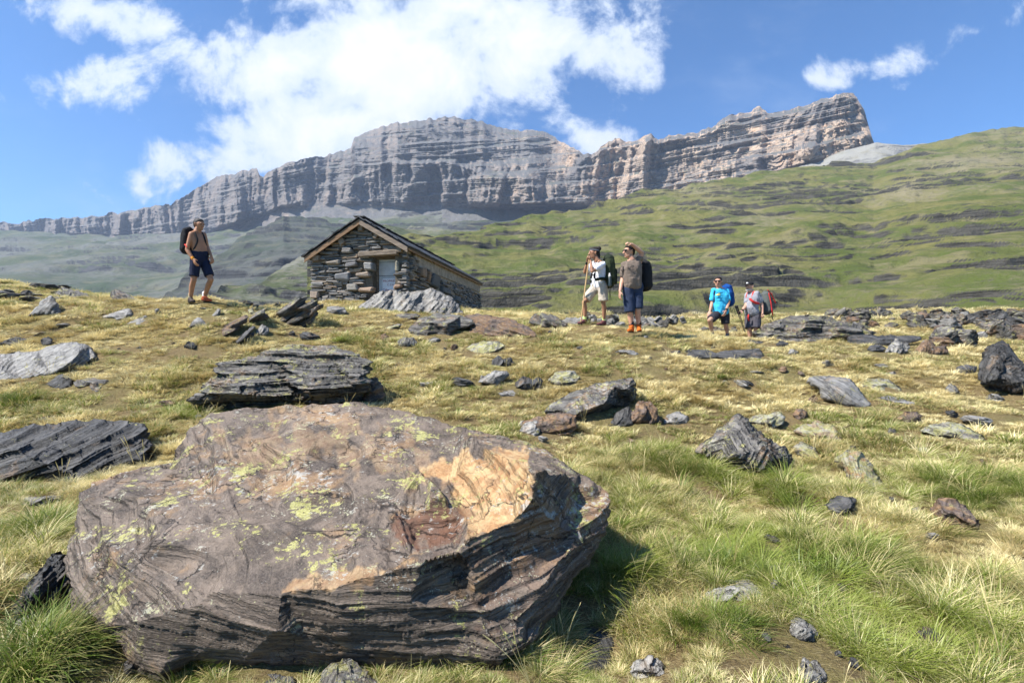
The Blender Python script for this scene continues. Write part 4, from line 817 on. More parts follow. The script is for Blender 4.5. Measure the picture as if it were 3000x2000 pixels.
# rock field at right, beyond the meadow
k = 0
for i in range(125):
    t = rnd.random(); px = rnd.uniform(2420, 3040) if i % 4 else rnd.uniform(2700, 3040); py = 928 + (rnd.random() ** 1.2) * 90
    if px < 2740 and py > 982: continue
    if 2860 < px and py > 1000: continue
    w_ = rnd.uniform(26, 92) * (.5 + (py - 900) / 130); h_ = w_ * rnd.uniform(.35, .7)
    stone(px, py, w_, h_, rnd.uniform(-35, 45), rnd.choice(['layer', 'layer', 'dark', 'layer', 'rusty', 'layer', 'grey']), 1000 + i, 'jagged brown and grey rock in the rough rock field at the right', 'rocks of the rough field at the right', sub=4 if w_ > 45 else 3)
for i in range(34):   # low broken wall-like line behind the two left-hand standing hikers
    px = rnd.uniform(1690, 2010); py = 968 - abs(px - 1850) * .03 + rnd.uniform(-26, 2)
    stone(px, py, rnd.uniform(26, 62), rnd.uniform(16, 34), rnd.uniform(-40, 50), rnd.choice(['layer', 'grey', 'grey']), 1300 + i, 'craggy grey rock in the low line behind the white-shirted and brown-shirted hikers', 'rocks of the low line behind the two tall hikers', sub=3, Dfix=12.2 - (py - 945) * .02)
for i in range(12):
    px = rnd.uniform(2035, 2160); stone(px, 972 + rnd.uniform(-5, 4), rnd.uniform(20, 46), rnd.uniform(10, 18), rnd.uniform(-10, 30), 'layer', 1400 + i, 'low dark rock in the short ledge behind the blue-shirted hiker\'s shins', 'rocks of the ledge behind the blue-shirted hiker', sub=3)
for i in range(26):   # dark ledges across the yellow knoll at left
    b_ = i % 3; px = rnd.uniform(-60, 175) if b_ else rnd.uniform(95, 175); py = {0: 842, 1: 868, 2: 880}[b_] + rnd.uniform(-5, 5)
    stone(px, py, rnd.uniform(30, 80), rnd.uniform(9, 20), rnd.uniform(-12, 12), rnd.choice(['dark', 'layer']), 1450 + i, 'low dark rock in the ledges across the yellow knoll at the left', 'rocks of the ledges on the left knoll', sub=3)
for i in range(44):
    px = rnd.uniform(0, 3000); py = 905 + 1000 * rnd.random() ** 1.8
    if py < 1000 and not 900 < px < 1500: py += 60
    s_ = rnd.uniform(12, 30) * (.6 + (py - 900) / 500)
    if in_poly(np.array([px]), np.array([py - 10]), hero_out)[0]: continue
    stone(px, py, s_, s_ * .5, rnd.uniform(-30, 30), rnd.choice(['grey', 'layer', 'rusty', 'dark']), 1500 + i, 'small stone scattered in the grass of the meadow', 'small stones scattered in the meadow', sub=3, sink=.35)

# ================================================================== STONE HUT
def simple_mat(name, col, rough=.8, nsc=8, var=.25, bump=.3, bd=.01, spec=.25, metal=0, vec='Object', stretch=(1, 1, 1)):
    m, g = newmat(name)
    tc = g.n('TexCoord').outputs[vec]
    n = g.noise(g.mapping(tc, scale=stretch), nsc, 6, .65); n2 = g.noise(g.mapping(tc, scale=stretch), nsc * 5, 4, .65)
    c = g.mix(g.mr(n, .3, .7), tuple(x * (1 - var) for x in col), tuple(min(1, x * (1 + var)) for x in col))
    c = g.mix(g.mr(n2, .5, .8, 0, var), c, tuple(x * .4 for x in col))
    b = finish(g, c, rough, g.m('ADD', n, g.m('MULTIPLY', n2, .4)), bump, bd, spec)
    b.inputs['Metallic'].default_value = metal
    return m
HO = Vector((-3.1, 15.0, -.02)); HX = Vector((.986, -.1655, 0)).normalized(); HY = Vector((.1655, .986, 0)).normalized()
hut = empty('stone_hut', HO + Vector((0, 0, 1.2))); tag(hut, 'small dry-stone mountain hut with slate roof, grey door and long side wall running back', 'hut')
Hm = Matrix(((HX.x, HY.x, 0), (HX.y, HY.y, 0), (0, 0, 1)))
def hpart(name, bm_or_v, f=None, mat=None, smooth=False, parent=None, label=None):
    """mesh given in hut coordinates (x along the gable, y back, z = world height)"""
    if f is None:
        bm = bm_or_v; bmesh.ops.recalc_face_normals(bm, faces=bm.faces)
        me = bpy.data.meshes.new(name); bm.to_mesh(me); bm.free()
    else:
        me = bpy.data.meshes.new(name); me.from_pydata([tuple(x) for x in bm_or_v], [], f)
    me.transform(Hm.to_4x4()); me.transform(Matrix.Translation((0, 0, -1.2)))
    if mat: me.materials.append(mat)
    o = bpy.data.objects.new(name, me); link(o, hut)
    if parent: o.parent = parent
    if label: o['label'] = label
    return o
def addbox(bm, c, s, rot=None, jit=0, rng=None, col=None, lay=None, bev=0):
    r = bmesh.ops.create_cube(bm, size=1)
    vs = r['verts']
    for v in vs:
        p = Vector((v.co.x * s[0], v.co.y * s[1], v.co.z * s[2]))
        if jit: p += Vector([rng.uniform(-jit, jit) * min(1, k / (jit * 4)) for k in s])
        if rot is not None: p = rot @ p
        v.co = p + Vector(c)
    fs = {f for v in vs for f in v.link_faces}
    if col is not None:
        for f in fs:
            for l in f.loops: l[lay] = (*col, 1)
    if bev:
        es = list({e for v in vs for e in v.link_edges})
        bmesh.ops.bevel(bm, geom=es, offset=bev, segments=1, affect='EDGES')
    return vs
def mat_stones():
    m, g = newmat('hut_stones')
    c = g.n('Attribute', attribute_name='stone').outputs['Color']
    tc = g.n('TexCoord').outputs['Object']
    lay = g.noise(g.mapping(tc, scale=(1, 1, 7)), 6, 7, .68, .2); n = g.noise(tc, 30, 5, .7); b = g.noise(tc, 3, 4, .6)
    c = g.mix(g.mr(lay, .45, .66, 0, .6), c, (.05, .05, .05))
    c = g.mix(g.mr(n, .5, .75, 0, .35), c, (.42, .38, .33))
    c = g.mix(g.mr(b, .6, .7, 0, .4), c, (.26, .16, .08))
    c = g.mix(g.m('MULTIPLY', g.mr(g.noise(tc, 18, 7, .7), .64, .68), .6), c, (.40, .39, .20))
    finish(g, c, .85, g.m('ADD', lay, g.m('MULTIPLY', n, .4)), 1, .02, .25)
    return m
M_ST = mat_stones()
M_MORTAR = simple_mat('old_lime_mortar', (.30, .25, .19), .95, 5, .3, 1, .03)
M_JOINT = simple_mat('dark_earth_joint', (.13, .11, .085), .95, 8, .3, 1, .03)
M_WOOD = simple_mat('weathered_plank', (.22, .17, .13), .8, 3, .3, .6, .008, stretch=(.6, 1, 9))
M_WOODD = simple_mat('orange_brown_plank', (.21, .13, .075), .8, 3, .3, .6, .008, stretch=(.6, 1, 9))
M_BEAM = simple_mat('old_beam_wood', (.21, .165, .125), .85, 4, .35, .9, .015, stretch=(1, 1, 4))
M_SLATE = simple_mat('roof_slate', (.045, .048, .055), .6, 6, .4, .8, .01, .4)
M_DOOR = simple_mat('grey_metal_door', (.55, .555, .56), .5, 3, .18, .3, .004, .4)
rs = random.Random(11)
PAL = [(.17, .155, .14), (.12, .114, .108), (.21, .185, .16), (.19, .175, .16), (.21, .185, .16), (.14, .135, .13), (.24, .20, .165), (.22, .21, .20), (.11, .108, .108), (.26, .19, .13)]
AP = -1.30; ZA = 3.60; SL, SR_ = .61, .575
def rake(x): return ZA - (AP - x) * SL if x < AP else ZA - (x - AP) * SR_
def stone_wall(name, axis, x0, x1, z0, topf, skip, coord, seed, bigs=()):
    bm = bmesh.new(); lay = bm.loops.layers.float_color.new('stone'); r = random.Random(seed)
    z = z0
    placed = []
    for (bx_, bz, bw, bh, bc) in bigs:
        placed.append((bx_ - bw / 2, bx_ + bw / 2, bz - bh / 2, bz + bh / 2))
        c = (bx_, -.07, bz) if axis == 'x' else (.07, bx_, bz)
        s = (bw, .34, bh) if axis == 'x' else (.34, bw, bh)
        addbox(bm, c, s, Matrix.Rotation(R(r.uniform(-6, 6)), 3, 'Y' if axis == 'x' else 'X'), .045, r, bc, lay, .035)
    while z < 3.7:
        h = r.choice([.035, .042, .05, .058, .07, .09]); x = x0 + r.uniform(-.04, .02)
        while x < x1:
            w_ = r.uniform(.14, .52) * (1.25 if h > .08 else 1); xe = min(x + w_, x1 + .02)
            xm = (x + xe) / 2; zm = z + h / 2
            if xe - x > .05 and z + h < topf(xm) and not skip(x, xe, zm) and not any(a < xe - .03 and b > x + .03 and c_ < z + h - .015 and d_ > z + .015 for a, b, c_, d_ in placed):
                off = r.uniform(-.03, .05); mu = r.uniform(.85, 1.5); col = [min(.7, k * mu) for k in r.choice(PAL)]
                c = (xm, -.10 - off / 2 + .1, zm) if axis == 'x' else (.0 + off / 2, xm, zm)
                s = ((xe - x) * .97, .3 + off, h * .9) if axis == 'x' else (.3 + off, (xe - x) * .97, h * .9)
                rt = Matrix.Rotation(R(r.uniform(-3.5, 3.5)), 3, 'Y' if axis == 'x' else 'X')
                addbox(bm, c, s, rt, .022, r, col, lay, min(.018, h * .22))
            x = xe + .006
        z += h * r.uniform(.93, 1.0)
    return hpart(name, bm, mat=M_ST)
DX0, DX1, DZ = -1.02, -.32, 2.50
door_skip = lambda a, b, z: (b > DX0 + .01 and a < DX1 - .01 and z < DZ + .14)
bigs = [(-1.92, 1.95, .44, .22, (.20, .20, .205)), (-1.28, 1.98, .40, .14, (.30, .24, .19)), (-1.2, 1.53, .40, .17, (.34, .24, .17)), (-2.80, 1.42, .26, .2, (.34, .26, .20)), (-1.10, 2.22, .22, .24, (.26, .25, .24)),
        (-1.75, 2.70, .28, .16, (.24, .22, .20)), (-1.6, 1.62, .34, .16, (.27, .25, .22)), (-.2, 1.62, .2, .13, (.34, .22, .15)), (-.16, 1.33, .26, .12, (.42, .26, .12)), (-2.2, 2.35, .4, .12, (.27, .23, .19)), (-1.62, 2.28, .38, .14, (.17, .165, .17)), (-.22, 2.2, .12, .3, (.27, .25, .19))]
stone_wall('front_wall', 'x', -2.93, .06, 1.1, lambda x: rake(x) - .08, door_skip, 0, 3, bigs)
stone_wall('side_wall', 'y', .1, 9.1, 1.05, lambda y: 2.28 + .06 * math.sin(y * 1.3) + (.25 if y < .55 else 0), lambda a, b, z: False, 0, 4, [(2.2, 2.02, .7, .4, (.12, .12, .12)), (1.5, 2.1, .2, .34, (.30, .18, .10)), (3.4, 1.85, .8, .22, (.15, .14, .13)), (.9, 2.15, .34, .3, (.30, .2, .13)), (5, 1.7, .7, .2, (.16, .15, .14))])
# rubble core behind the facing stones (door opening left free)
def prism(bm, poly, y0, y1):
    a = [bm.verts.new((x, y0, z)) for x, z in poly]; b = [bm.verts.new((x, y1, z)) for x, z in poly]; n = len(poly)
    bm.faces.new(a); bm.faces.new(b[::-1])
    for i in range(n): bm.faces.new((a[i], b[i], b[(i + 1) % n], a[(i + 1) % n]))
bm = bmesh.new()
prism(bm, [(-2.90, 1.0), (DX0, 1.0), (DX0, rake(DX0) - .07), (AP, ZA - .07), (-2.90, rake(-2.90) - .07)], -.055, .45)
prism(bm, [(DX1, 1.0), (.03, 1.0), (.03, rake(.03) - .07), (DX1, rake(DX1) - .07)], -.05, .45)
prism(bm, [(DX0 + .002, DZ + .03), (DX1 - .002, DZ + .03), (DX1 - .002, rake(DX1) - .08), (DX0 + .002, rake(DX0) - .08)], -.052, .44)
prism(bm, [(-2.90, 1.0), (-2.6, 1.0), (-2.6, rake(-2.6) - .075), (-2.90, rake(-2.90) - .075)], .452, 9.05)
prism(bm, [(-2.598, 1.0), (-.4, 1.0), (-.4, rake(-.4) - .08), (AP, ZA - .08), (-2.598, rake(-2.598) - .08)], 8.7, 9.04)
hpart('wall_core', bm, mat=M_JOINT)
# rendered upper band of the side wall
bm = bmesh.new(); prism(bm, [(-.35, 1.0), (.06, 1.0), (.06, 2.3), (.10, 2.32), (.10, 2.76), (-.35, 2.9)], .452, 9.06)
o = hpart('render_band', bm, mat=M_MORTAR)
# roof: boarding with two layers of slates
def roof_slope(name, sgn):
    bm = bmesh.new(); xe = -3.06 if sgn < 0 else .20; sl = SL if sgn < 0 else SR_
    L = abs(xe - AP); nx = Vector((sgn, 0, -sl)).normalized(); up = Vector((sl * sgn, 0, 1)).normalized()
    rt = Matrix((nx, Vector((0, 1, 0)), up)).transposed()
    Ls = L * math.sqrt(1 + sl * sl); mid = Vector((AP, 4.45, ZA - .03)) + nx * (Ls / 2)
    addbox(bm, mid, (Ls, 9.55, .045), rt)
    r = random.Random(7 + sgn); rows = 9
    for i in range(rows):
        y = -.40
        while y < 9.3:
            w_ = r.uniform(.16, .34); t = r.uniform(.016, .03)
            c = Vector((AP, y + w_ / 2, ZA)) + nx * ((i + .55) * Ls / rows + r.uniform(-.02, .02)) + up * (.030 + (i % 2) * .012)
            tilt = Matrix.Rotation(R(-2.6) * sgn, 3, 'Y')
            addbox(bm, c, (Ls / rows * 1.25, w_ * .96, t), rt @ Matrix.Rotation(R(3.0 * sgn), 3, 'Y') if sgn > 0 else rt @ Matrix.Rotation(R(3.0), 3, 'Y'), .012, r)
            y += w_
    return hpart(name, bm, mat=M_SLATE)
roof_slope('roof_slope', -1); roof_slope('roof_slope', 1)
bm = bmesh.new()
r = random.Random(3); y = -.4
while y < 9.2:
    w_ = r.uniform(.2, .4); addbox(bm, (AP, y + w_ / 2, ZA + .05), (.30, w_ * .97, .03), None, .02, r); y += w_
hpart('ridge_slates', bm, mat=M_SLATE)
for sgn, mt, lb in ((-1, M_WOODD, 'orange-brown board along the left edge of the gable'), (1, M_WOOD, 'grey-pink weathered board along the right edge of the gable')):
    xe = -3.03 if sgn < 0 else .17; sl = SL if sgn < 0 else SR_
    bm = bmesh.new(); a = Vector((AP + sgn * .002, 0, ZA - .035)); b = Vector((xe, 0, ZA - .035 - abs(xe - AP) * sl))
    bm2 = [(a.x, a.z), (b.x, b.z), (b.x + .0 * sgn, b.z - .150), (a.x, a.z - .150)]
    prism(bm, bm2, -.36, -.325)
    hpart('barge_board', bm, mat=mt, label=lb)
bm = bmesh.new(); addbox(bm, (.175, 4.45, rake(.17) - .085), (.028, 9.5, .075)); hpart('eave_board', bm, mat=M_WOODD)
# beam ends: ridge beam, purlins and wall plates
for x, w_, h_, dz, rot in ((AP - .01, .15, .26, -.24, 0), (-1.93, .16, .26, -.23, 1), (-.82, .13, .24, -.22, -1), (-2.72, .2, .17, -.26, 0), (-.13, .16, .18, -.26, 0)):
    bm = bmesh.new(); an = {0: 0, 1: -math.atan(SL), -1: math.atan(SR_)}[rot]
    addbox(bm, (x, .05, rake(x) + dz + .02), (w_, .66, h_), Matrix.Rotation(an, 3, 'Y'), .012, rs, None, None, .012)
    hpart('beam_end', bm, mat=M_BEAM)
for i in range(15):
    bm = bmesh.new(); y = .5 + i * .58
    addbox(bm, (.075, y, rake(.08) - .105), (.15, .09, .10), Matrix.Rotation(math.atan(SR_), 3, 'Y'), .008, rs)
    hpart('rafter_end', bm, mat=M_BEAM)
bm = bmesh.new(); addbox(bm, (-.80, -.13, DZ + .09), (1.22, .24, .15), Matrix.Rotation(R(-2.5), 3, 'Y'), .02, rs, None, None, .02); hpart('lintel', bm, mat=M_BEAM)
# door, frame and notice
bm = bmesh.new(); addbox(bm, (-.67, .30, 1.80), (.70, .04, 1.44)); door = hpart('door', bm, mat=M_DOOR)
bm = bmesh.new(); addbox(bm, (-.67, .276, 1.99), (.64, .012, .012)); addbox(bm, (-.67, .276, 2.40), (.60, .01, .01)); hpart('door_seam', bm, mat=M_SLATE, parent=door)
bm = bmesh.new()
addbox(bm, (DX0 + .03, .24, 1.8), (.05, .08, 1.45)); addbox(bm, (-.67, .24, DZ + .0), (.60, .07, .05)); hpart('door_frame', bm, mat=M_BEAM)
M_PAPER = simple_mat('sign_white', (.80, .79, .80), .5, 3, .05, .05, .002)
M_RED = simple_mat('sign_red', (.30, .03, .04), .6, 3, .1, 0, .001)
bm = bmesh.new(); addbox(bm, (-.60, .268, 1.655), (.50, .012, .50)); sign = hpart('notice_board', bm, mat=M_PAPER, parent=door, label='white notice with dark red capitals on the door')
for txt, xx, zz, sz in (('PROPRIETE', -.835, 1.80, .098), ('C.S.V.B', -.70, 1.69, .095), ('Cabane', -.84, 1.54, .092), ('aux E', -.82, 1.43, .092)):
    cu = bpy.data.curves.new('lettering', 'FONT'); cu.body = txt; cu.size = sz; cu.extrude = .001; cu.materials.append(M_RED)
    t = bpy.data.objects.new('lettering', cu); link(t, sign)
    Mx = Matrix.Translation(Hm @ Vector((xx, .2595, zz)) - Vector((0, 0, 1.2))) @ Hm.to_4x4() @ Matrix.Rotation(R(90), 4, 'X')
    tm = bpy.data.meshes.new_from_object(t.evaluated_get(bpy.context.evaluated_depsgraph_get())); tm.transform(Mx); bpy.data.objects.remove(t)
    link(bpy.data.objects.new('lettering', tm), sign)
bm = bmesh.new(); addbox(bm, (-2.10, -.1, rake(-2.10) + .12), (.26, .30, .03), Matrix.Rotation(R(12), 3, 'Y')); hpart('raised_slate', bm, mat=M_SLATE)
FOOTPRINTS.append(('hut', None))

# ================================================================== PEOPLE
def hullset(items, vox, smooth_it=2, seg=None, disp=0, dfreq=9, seed=0):
    """items: list of lists of (centre, radius); each list becomes a convex hull, all are fused into one surface"""
    bm = bmesh.new()
    ico = bmesh.new(); bmesh.ops.create_icosphere(ico, subdivisions=2, radius=1); U = [v.co.copy() for v in ico.verts]; ico.free()
    for it in items:
        vs = []
        for c, r in it:
            c = Vector(c)
            if isinstance(r, (tuple, list)):      # ellipsoid: (rx, ry, rz, frame)
                M_ = r[3]; vs += [bm.verts.new(c + M_ @ Vector((u.x * r[0], u.y * r[1], u.z * r[2]))) for u in U]
            else: vs += [bm.verts.new(c + u * r) for u in U]
        h = bmesh.ops.convex_hull(bm, input=vs)
        bmesh.ops.delete(bm, geom=[v for v in vs if not v.link_faces], context='VERTS')
    me = bpy.data.meshes.new('tmp'); bm.to_mesh(me); bm.free()
    o = bpy.data.objects.new('tmp', me); C.objects.link(o)
    md = o.modifiers.new('r', 'REMESH'); md.mode = 'VOXEL'; md.voxel_size = vox
    if smooth_it:
        ms = o.modifiers.new('s', 'SMOOTH'); ms.iterations = smooth_it; ms.factor = .5
    dg = bpy.context.evaluated_depsgraph_get(); ev = o.evaluated_get(dg); m2 = bpy.data.meshes.new_from_object(ev)
    bpy.data.objects.remove(o); bpy.data.meshes.remove(me)
    if disp:
        n = len(m2.vertices); co = np.zeros(n * 3); m2.vertices.foreach_get('co', co); co = co.reshape(-1, 3)
        no = np.zeros(n * 3); m2.vertices.foreach_get('normal', no); no = no.reshape(-1, 3)
        d = ridged(co[:, 0] * dfreq + co[:, 2] * dfreq * .4, co[:, 1] * dfreq, co[:, 2] * dfreq * .7, 3, seed) * disp
        m2.vertices.foreach_set('co', (co + no * d[:, None]).ravel()); m2.update()
    return m2
def hobj(name, items, mat, root, vox=.008, sm=2, label=None, disp=0, dfreq=9, seed=0, parent=None, smooth=True):
    me = hullset(items, vox, sm, None, disp, dfreq, seed); me.name = name
    par = parent or root
    base = root.location.copy()
    me.transform(Matrix.Translation(-base))
    me.materials.clear(); me.materials.append(mat)
    if smooth: me.polygons.foreach_set('use_smooth', np.ones(len(me.polygons), bool))
    o = bpy.data.objects.new(name, me); link(o, par)
    if label: o['label'] = label
    return o
def chain(pts, r, r2=None):
    """a cord or strap through points"""
    out = []
    for i in range(len(pts) - 1): out.append([(pts[i], r), (pts[i + 1], r)])
    return out
def curve_pts(pts, n=6):
    pts = [Vector(p) for p in pts]; out = []
    for i in range(len(pts) - 1):
        p0 = pts[max(i - 1, 0)]; p1 = pts[i]; p2 = pts[i + 1]; p3 = pts[min(i + 2, len(pts) - 1)]
        for k in range(n):
            t = k / n; out.append(.5 * ((2 * p1) + (p2 - p0) * t + (2 * p0 - 5 * p1 + 4 * p2 - p3) * t * t + (3 * p1 - p0 - 3 * p2 + p3) * t ** 3))
    return out + [pts[-1]]
def skin_mat(name, col, rough=.5):
    m, g = newmat(name); tc = g.n('TexCoord').outputs['Object']
    c = g.mix(g.mr(g.noise(tc, 9, 4, .6), .35, .65), tuple(x * .88 for x in col), tuple(x * 1.1 for x in col))
    b = finish(g, c, rough, g.noise(tc, 120, 3, .6), .15, .002, .35)
    b.inputs['Subsurface Weight'].default_value = .12; b.inputs['Subsurface Radius'].default_value = (.02, .008, .005); b.inputs['Subsurface Scale'].default_value = .5
    return m
def cloth_mat(name, col, var=.12, sc=14): return simple_mat(name, col, .9, sc, var, .5, .006, .15)
M_HAIR = simple_mat('dark_hair', (.025, .018, .014), .6, 60, .4, 1, .006, .3, stretch=(1, 1, .3))
M_GREYH = simple_mat('greying_hair', (.06, .055, .055), .65, 50, .6, 1, .006, .3)
M_LENS = simple_mat('dark_lens', (.012, .010, .010), .08, 4, .1, 0, .001, .6)
M_BLACK = cloth_mat('black_cloth', (.018, .018, .02)); M_RUB = simple_mat('sole_rubber', (.03, .03, .03), .8, 20, .2, .3, .002)
M_WHITE = cloth_mat('white_cloth', (.74, .73, .75)); M_LIP = skin_mat('lip', (.36, .13, .10)); M_EYE = simple_mat('eye_white', (.6, .58, .55), .3, 5, .05, 0, .001)

class Hiker:
    def __init__(s, label, D, feet, face_dir, head_dir, skin, scale=1.0):
        s.D = D; s.k = scale
        s.f = Vector(face_dir).normalized(); s.hd = Vector(head_dir).normalized()
        p = P(feet[0], feet[1], D)
        s.root = empty('person', p); tag(s.root, label, 'person', 'hikers on the slope'); s.skin = skin
        s.items = []
    def J(s, px, py, d=0.0): return Vector(P(px, py, s.D + d))
    def head(s, c, neck, up=(0, 0, 1), hair=None, hairmat=None, glasses=False, beard=None, eyes=True, open_mouth=False):
        s.k0 = s.k; s.k = s.k * 1.10; k = s.k; f = s.hd; up = (Vector(up) - f * Vector(up).dot(f)).normalized(); r = f.cross(up)
        Fm = Matrix((r, f, up)).transposed(); s.Fm = Fm; s.hc = Vector(c)
        L = lambda x, y, z: s.hc + Fm @ Vector((x * k, y * k, z * k))
        s.L = L
        it = s.items
        it.append([(L(0, -.022, .028), (.076 * k, .088 * k, .083 * k, Fm)), (L(0, .03, .01), (.066 * k, .06 * k, .075 * k, Fm))])
        it.append([(L(0, .028, .0), (.062 * k, .055 * k, .06 * k, Fm)), (L(0, .052, -.085), .026 * k), (L(.035, .01, -.065), .024 * k), (L(-.035, .01, -.065), .024 * k)])
        it.append([(L(0, .088, .012), .009 * k), (L(0, .112, -.026), .0125 * k), (L(.013, .098, -.031), .008 * k), (L(-.013, .098, -.031), .008 * k)])   # nose
        it.append([(L(-.03, .078, .03), .011 * k), (L(.03, .078, .03), .011 * k)])                                                                    # brow
        it.append([(L(-.014, .088, -.055), .008 * k), (L(.014, .088, -.055), .008 * k)])                                                              # lips
        for sx in (-1, 1): it.append([(L(.077 * sx, -.004, .012), .010 * k), (L(.083 * sx, -.012, .022), .011 * k), (L(.077 * sx, -.002, -.022), .007 * k)])   # ears
        nb = Vector(neck); it.append([(L(0, -.02, -.06), .054 * k), (nb, .062 * k)])
        s.neck = nb
        s.kh = k
        hm = hairmat or M_HAIR
        if hair == 'short':
            hobj('hair', [[(L(0, -.034, .044), (.082 * k, .088 * k, .081 * k, Fm)), (L(0, .03, .085), (.060 * k, .036 * k, .026 * k, Fm))], [(L(0, -.075, -.01), (.062 * k, .03 * k, .05 * k, Fm)), (L(0, -.045, .03), (.080 * k, .06 * k, .05 * k, Fm))]], hm, s.root, .007, 1, disp=.003, dfreq=60)
        elif hair == 'bun':
            hobj('hair', [[(L(0, -.034, .042), (.086 * k, .094 * k, .086 * k, Fm)), (L(0, .03, .088), (.06 * k, .036 * k, .024 * k, Fm))], [(L(0, -.095, -.03), (.055 * k, .035 * k, .075 * k, Fm)), (L(0, -.06, .03), (.078 * k, .05 * k, .05 * k, Fm))],
                           [(L(0, -.115, .095), .044 * k), (L(0, -.09, .075), .03 * k)]], hm, s.root, .007, 1, disp=.004, dfreq=60)
        if eyes:
            hobj('eyes', [[(L(sx * .031, .079, .012), .0095 * k), (L(sx * .036, .075, .012), .008 * k)] for sx in (-1, 1)], M_LENS, s.root, .004, 0)
        mo = .010 if open_mouth else .004
        hobj('mouth', [[(L(-.018, .090, -.058), mo * k), (L(.018, .090, -.058), mo * k)]], M_LIP, s.root, .004, 0)
        if glasses:
            gl = [[(L(sx * .016, .096, .020), .013 * k), (L(sx * .052, .082, .020), .014 * k), (L(sx * .034, .088, .006), .016 * k)] for sx in (-1, 1)]
            gl += [[(L(-.06, .075, .025), .006 * k), (L(.06, .075, .025), .006 * k), (L(0, .10, .025), .006 * k)]]
            for sx in (-1, 1): gl.append([(L(sx * .062, .07, .024), .005 * k), (L(sx * .084, -.01, .022), .005 * k)])
            hobj('sunglasses', gl, M_LENS, s.root, .0045, 1)
        if beard:
            hobj('beard', [[(L(0, .066, -.082), .030 * k), (L(.042, .012, -.062), .020 * k), (L(-.042, .012, -.062), .020 * k), (L(.024, .066, -.072), .018 * k), (L(-.024, .066, -.072), .018 * k)], [(L(-.018, .091, -.046), .006 * k), (L(.018, .091, -.046), .006 * k)]], beard, s.root, .006, 1, disp=.002, dfreq=70)
        s.k = s.k0
    def torso_rows(s, SR, SL, HR, HL, g=1.0, pad=0.0, belly=0.0):
        k = s.k; f = s.f; m = lambda a, b, t: a.lerp(b, t)
        mid = lambda t: m(m(SR, SL, .5), m(HR, HL, .5), t)
        rows = []
        for t, wd, r, ff in ((.07, .62, .078, .0), (.25, .60, .098, .018), (.45, .56, .098, .02), (.68, .54, .092, .02), (.86, .62, .098, .01), (1.0, .72, .098, 0)):
            a = m(m(SR, HR, t), mid(t), 1 - wd - .0); b = m(m(SL, HL, t), mid(t), 1 - wd)
            bl = belly * math.exp(-((t - .72) / .22) ** 2)
            rows.append([(a + f * (ff + bl * .5), (r * g + pad) * k), (b + f * (ff + bl * .5), (r * g + pad) * k), (mid(t) + f * (ff + bl), (r * g * .98 + pad) * k)])
        return rows
    def torso(s, SR, SL, HR, HL, g=1.0, belly=0.0):
        rows = s.torso_rows(SR, SL, HR, HL, g, -.006, belly)
        for a, b in zip(rows[:-1], rows[1:]): s.items.append(a + b)
        for S_ in (SR, SL): s.items.append([(s.neck.lerp(S_, .15) + Vector((0, 0, -.0)), .05 * s.k), (S_, .052 * s.k), (s.neck.lerp(S_, .5) + Vector((0, 0, -.06)), .06 * s.k)])
    def arm(s, S_, E, W, g=1.0):
        k = s.k * g; s.items.append([(S_, .055 * k), (S_.lerp(E, .45), .049 * k)]); s.items.append([(S_.lerp(E, .45), .049 * k), (E, .038 * k)])
        s.items.append([(E, .038 * k), (E.lerp(W, .3), .041 * k)]); s.items.append([(E.lerp(W, .3), .041 * k), (W, .026 * k)])
    def leg(s, H, K, A, back, g=1.0):
        k = s.k * g; back = Vector(back)
        s.items.append([(H, .085 * k), (H.lerp(K, .5), .074 * k)]); s.items.append([(H.lerp(K, .5), .074 * k), (K, .053 * k)])
        cf = K.lerp(A, .3) + back * .018; s.items.append([(K, .051 * k), (cf, .056 * k)]); s.items.append([(cf, .056 * k), (K.lerp(A, .65) + back * .006, .042 * k), (A, .034 * k)])
    def hand(s, W, d, pn, th, curl=.35, fist=False):
        """W wrist, d pointing direction, pn palm normal (inner side), th side of the thumb"""
        k = s.k * 1.05; d = Vector(d).normalized(); pn = Vector(pn); pn = (pn - d * pn.dot(d)).normalized(); sd = d.cross(pn)
        if sd.dot(Vector(th)) < 0: sd = -sd
        c = W + d * .045 * k
        s.items.append([(W, .022 * k), (c + sd * .022 * k, .014 * k), (c - sd * .022 * k, .013 * k)])
        kn = W + d * .088 * k
        s.items.append([(c + sd * .022 * k, .014 * k), (c - sd * .022 * k, .013 * k), (kn + sd * .030 * k, .0115 * k), (kn - sd * .030 * k, .0105 * k)])
        for i, (o_, l_) in enumerate(((.030, .92), (.010, 1.0), (-.011, .95), (-.030, .78))):
            p0 = kn + sd * o_ * k; cu = curl * (1 + .18 * i); a = 1.5 if fist else cu
            dirs = []; an = 0
            for j, (ln, tt) in enumerate(((.040, .6), (.026, 1.0), (.020, .8))):
                an += a * tt; dv = d * math.cos(an) + pn * math.sin(an) + sd * (o_ * .8 * (0 if fist else 1))
                p1 = p0 + dv.normalized() * ln * l_ * k
                s.items.append([(p0, (.0098 - j * .0008) * k), (p1, (.009 - j * .0008) * k)]); p0 = p1
        t0 = W + d * .026 * k + sd * .022 * k; t1 = t0 + (d * .55 + sd * .75 + pn * .35).normalized() * .040 * k; t2 = t1 + (d * .85 + sd * .15 + pn * (.9 if fist else .45)).normalized() * .034 * k
        s.items.append([(t0, .014 * k), (t1, .0115 * k)]); s.items.append([(t1, .011 * k), (t2, .009 * k)])
        s.last_hand = W + d * .08 * k + pn * .03 * k
    def finish_body(s): s.body = hobj('body', s.items, s.skin, s.root, .0062, 2)
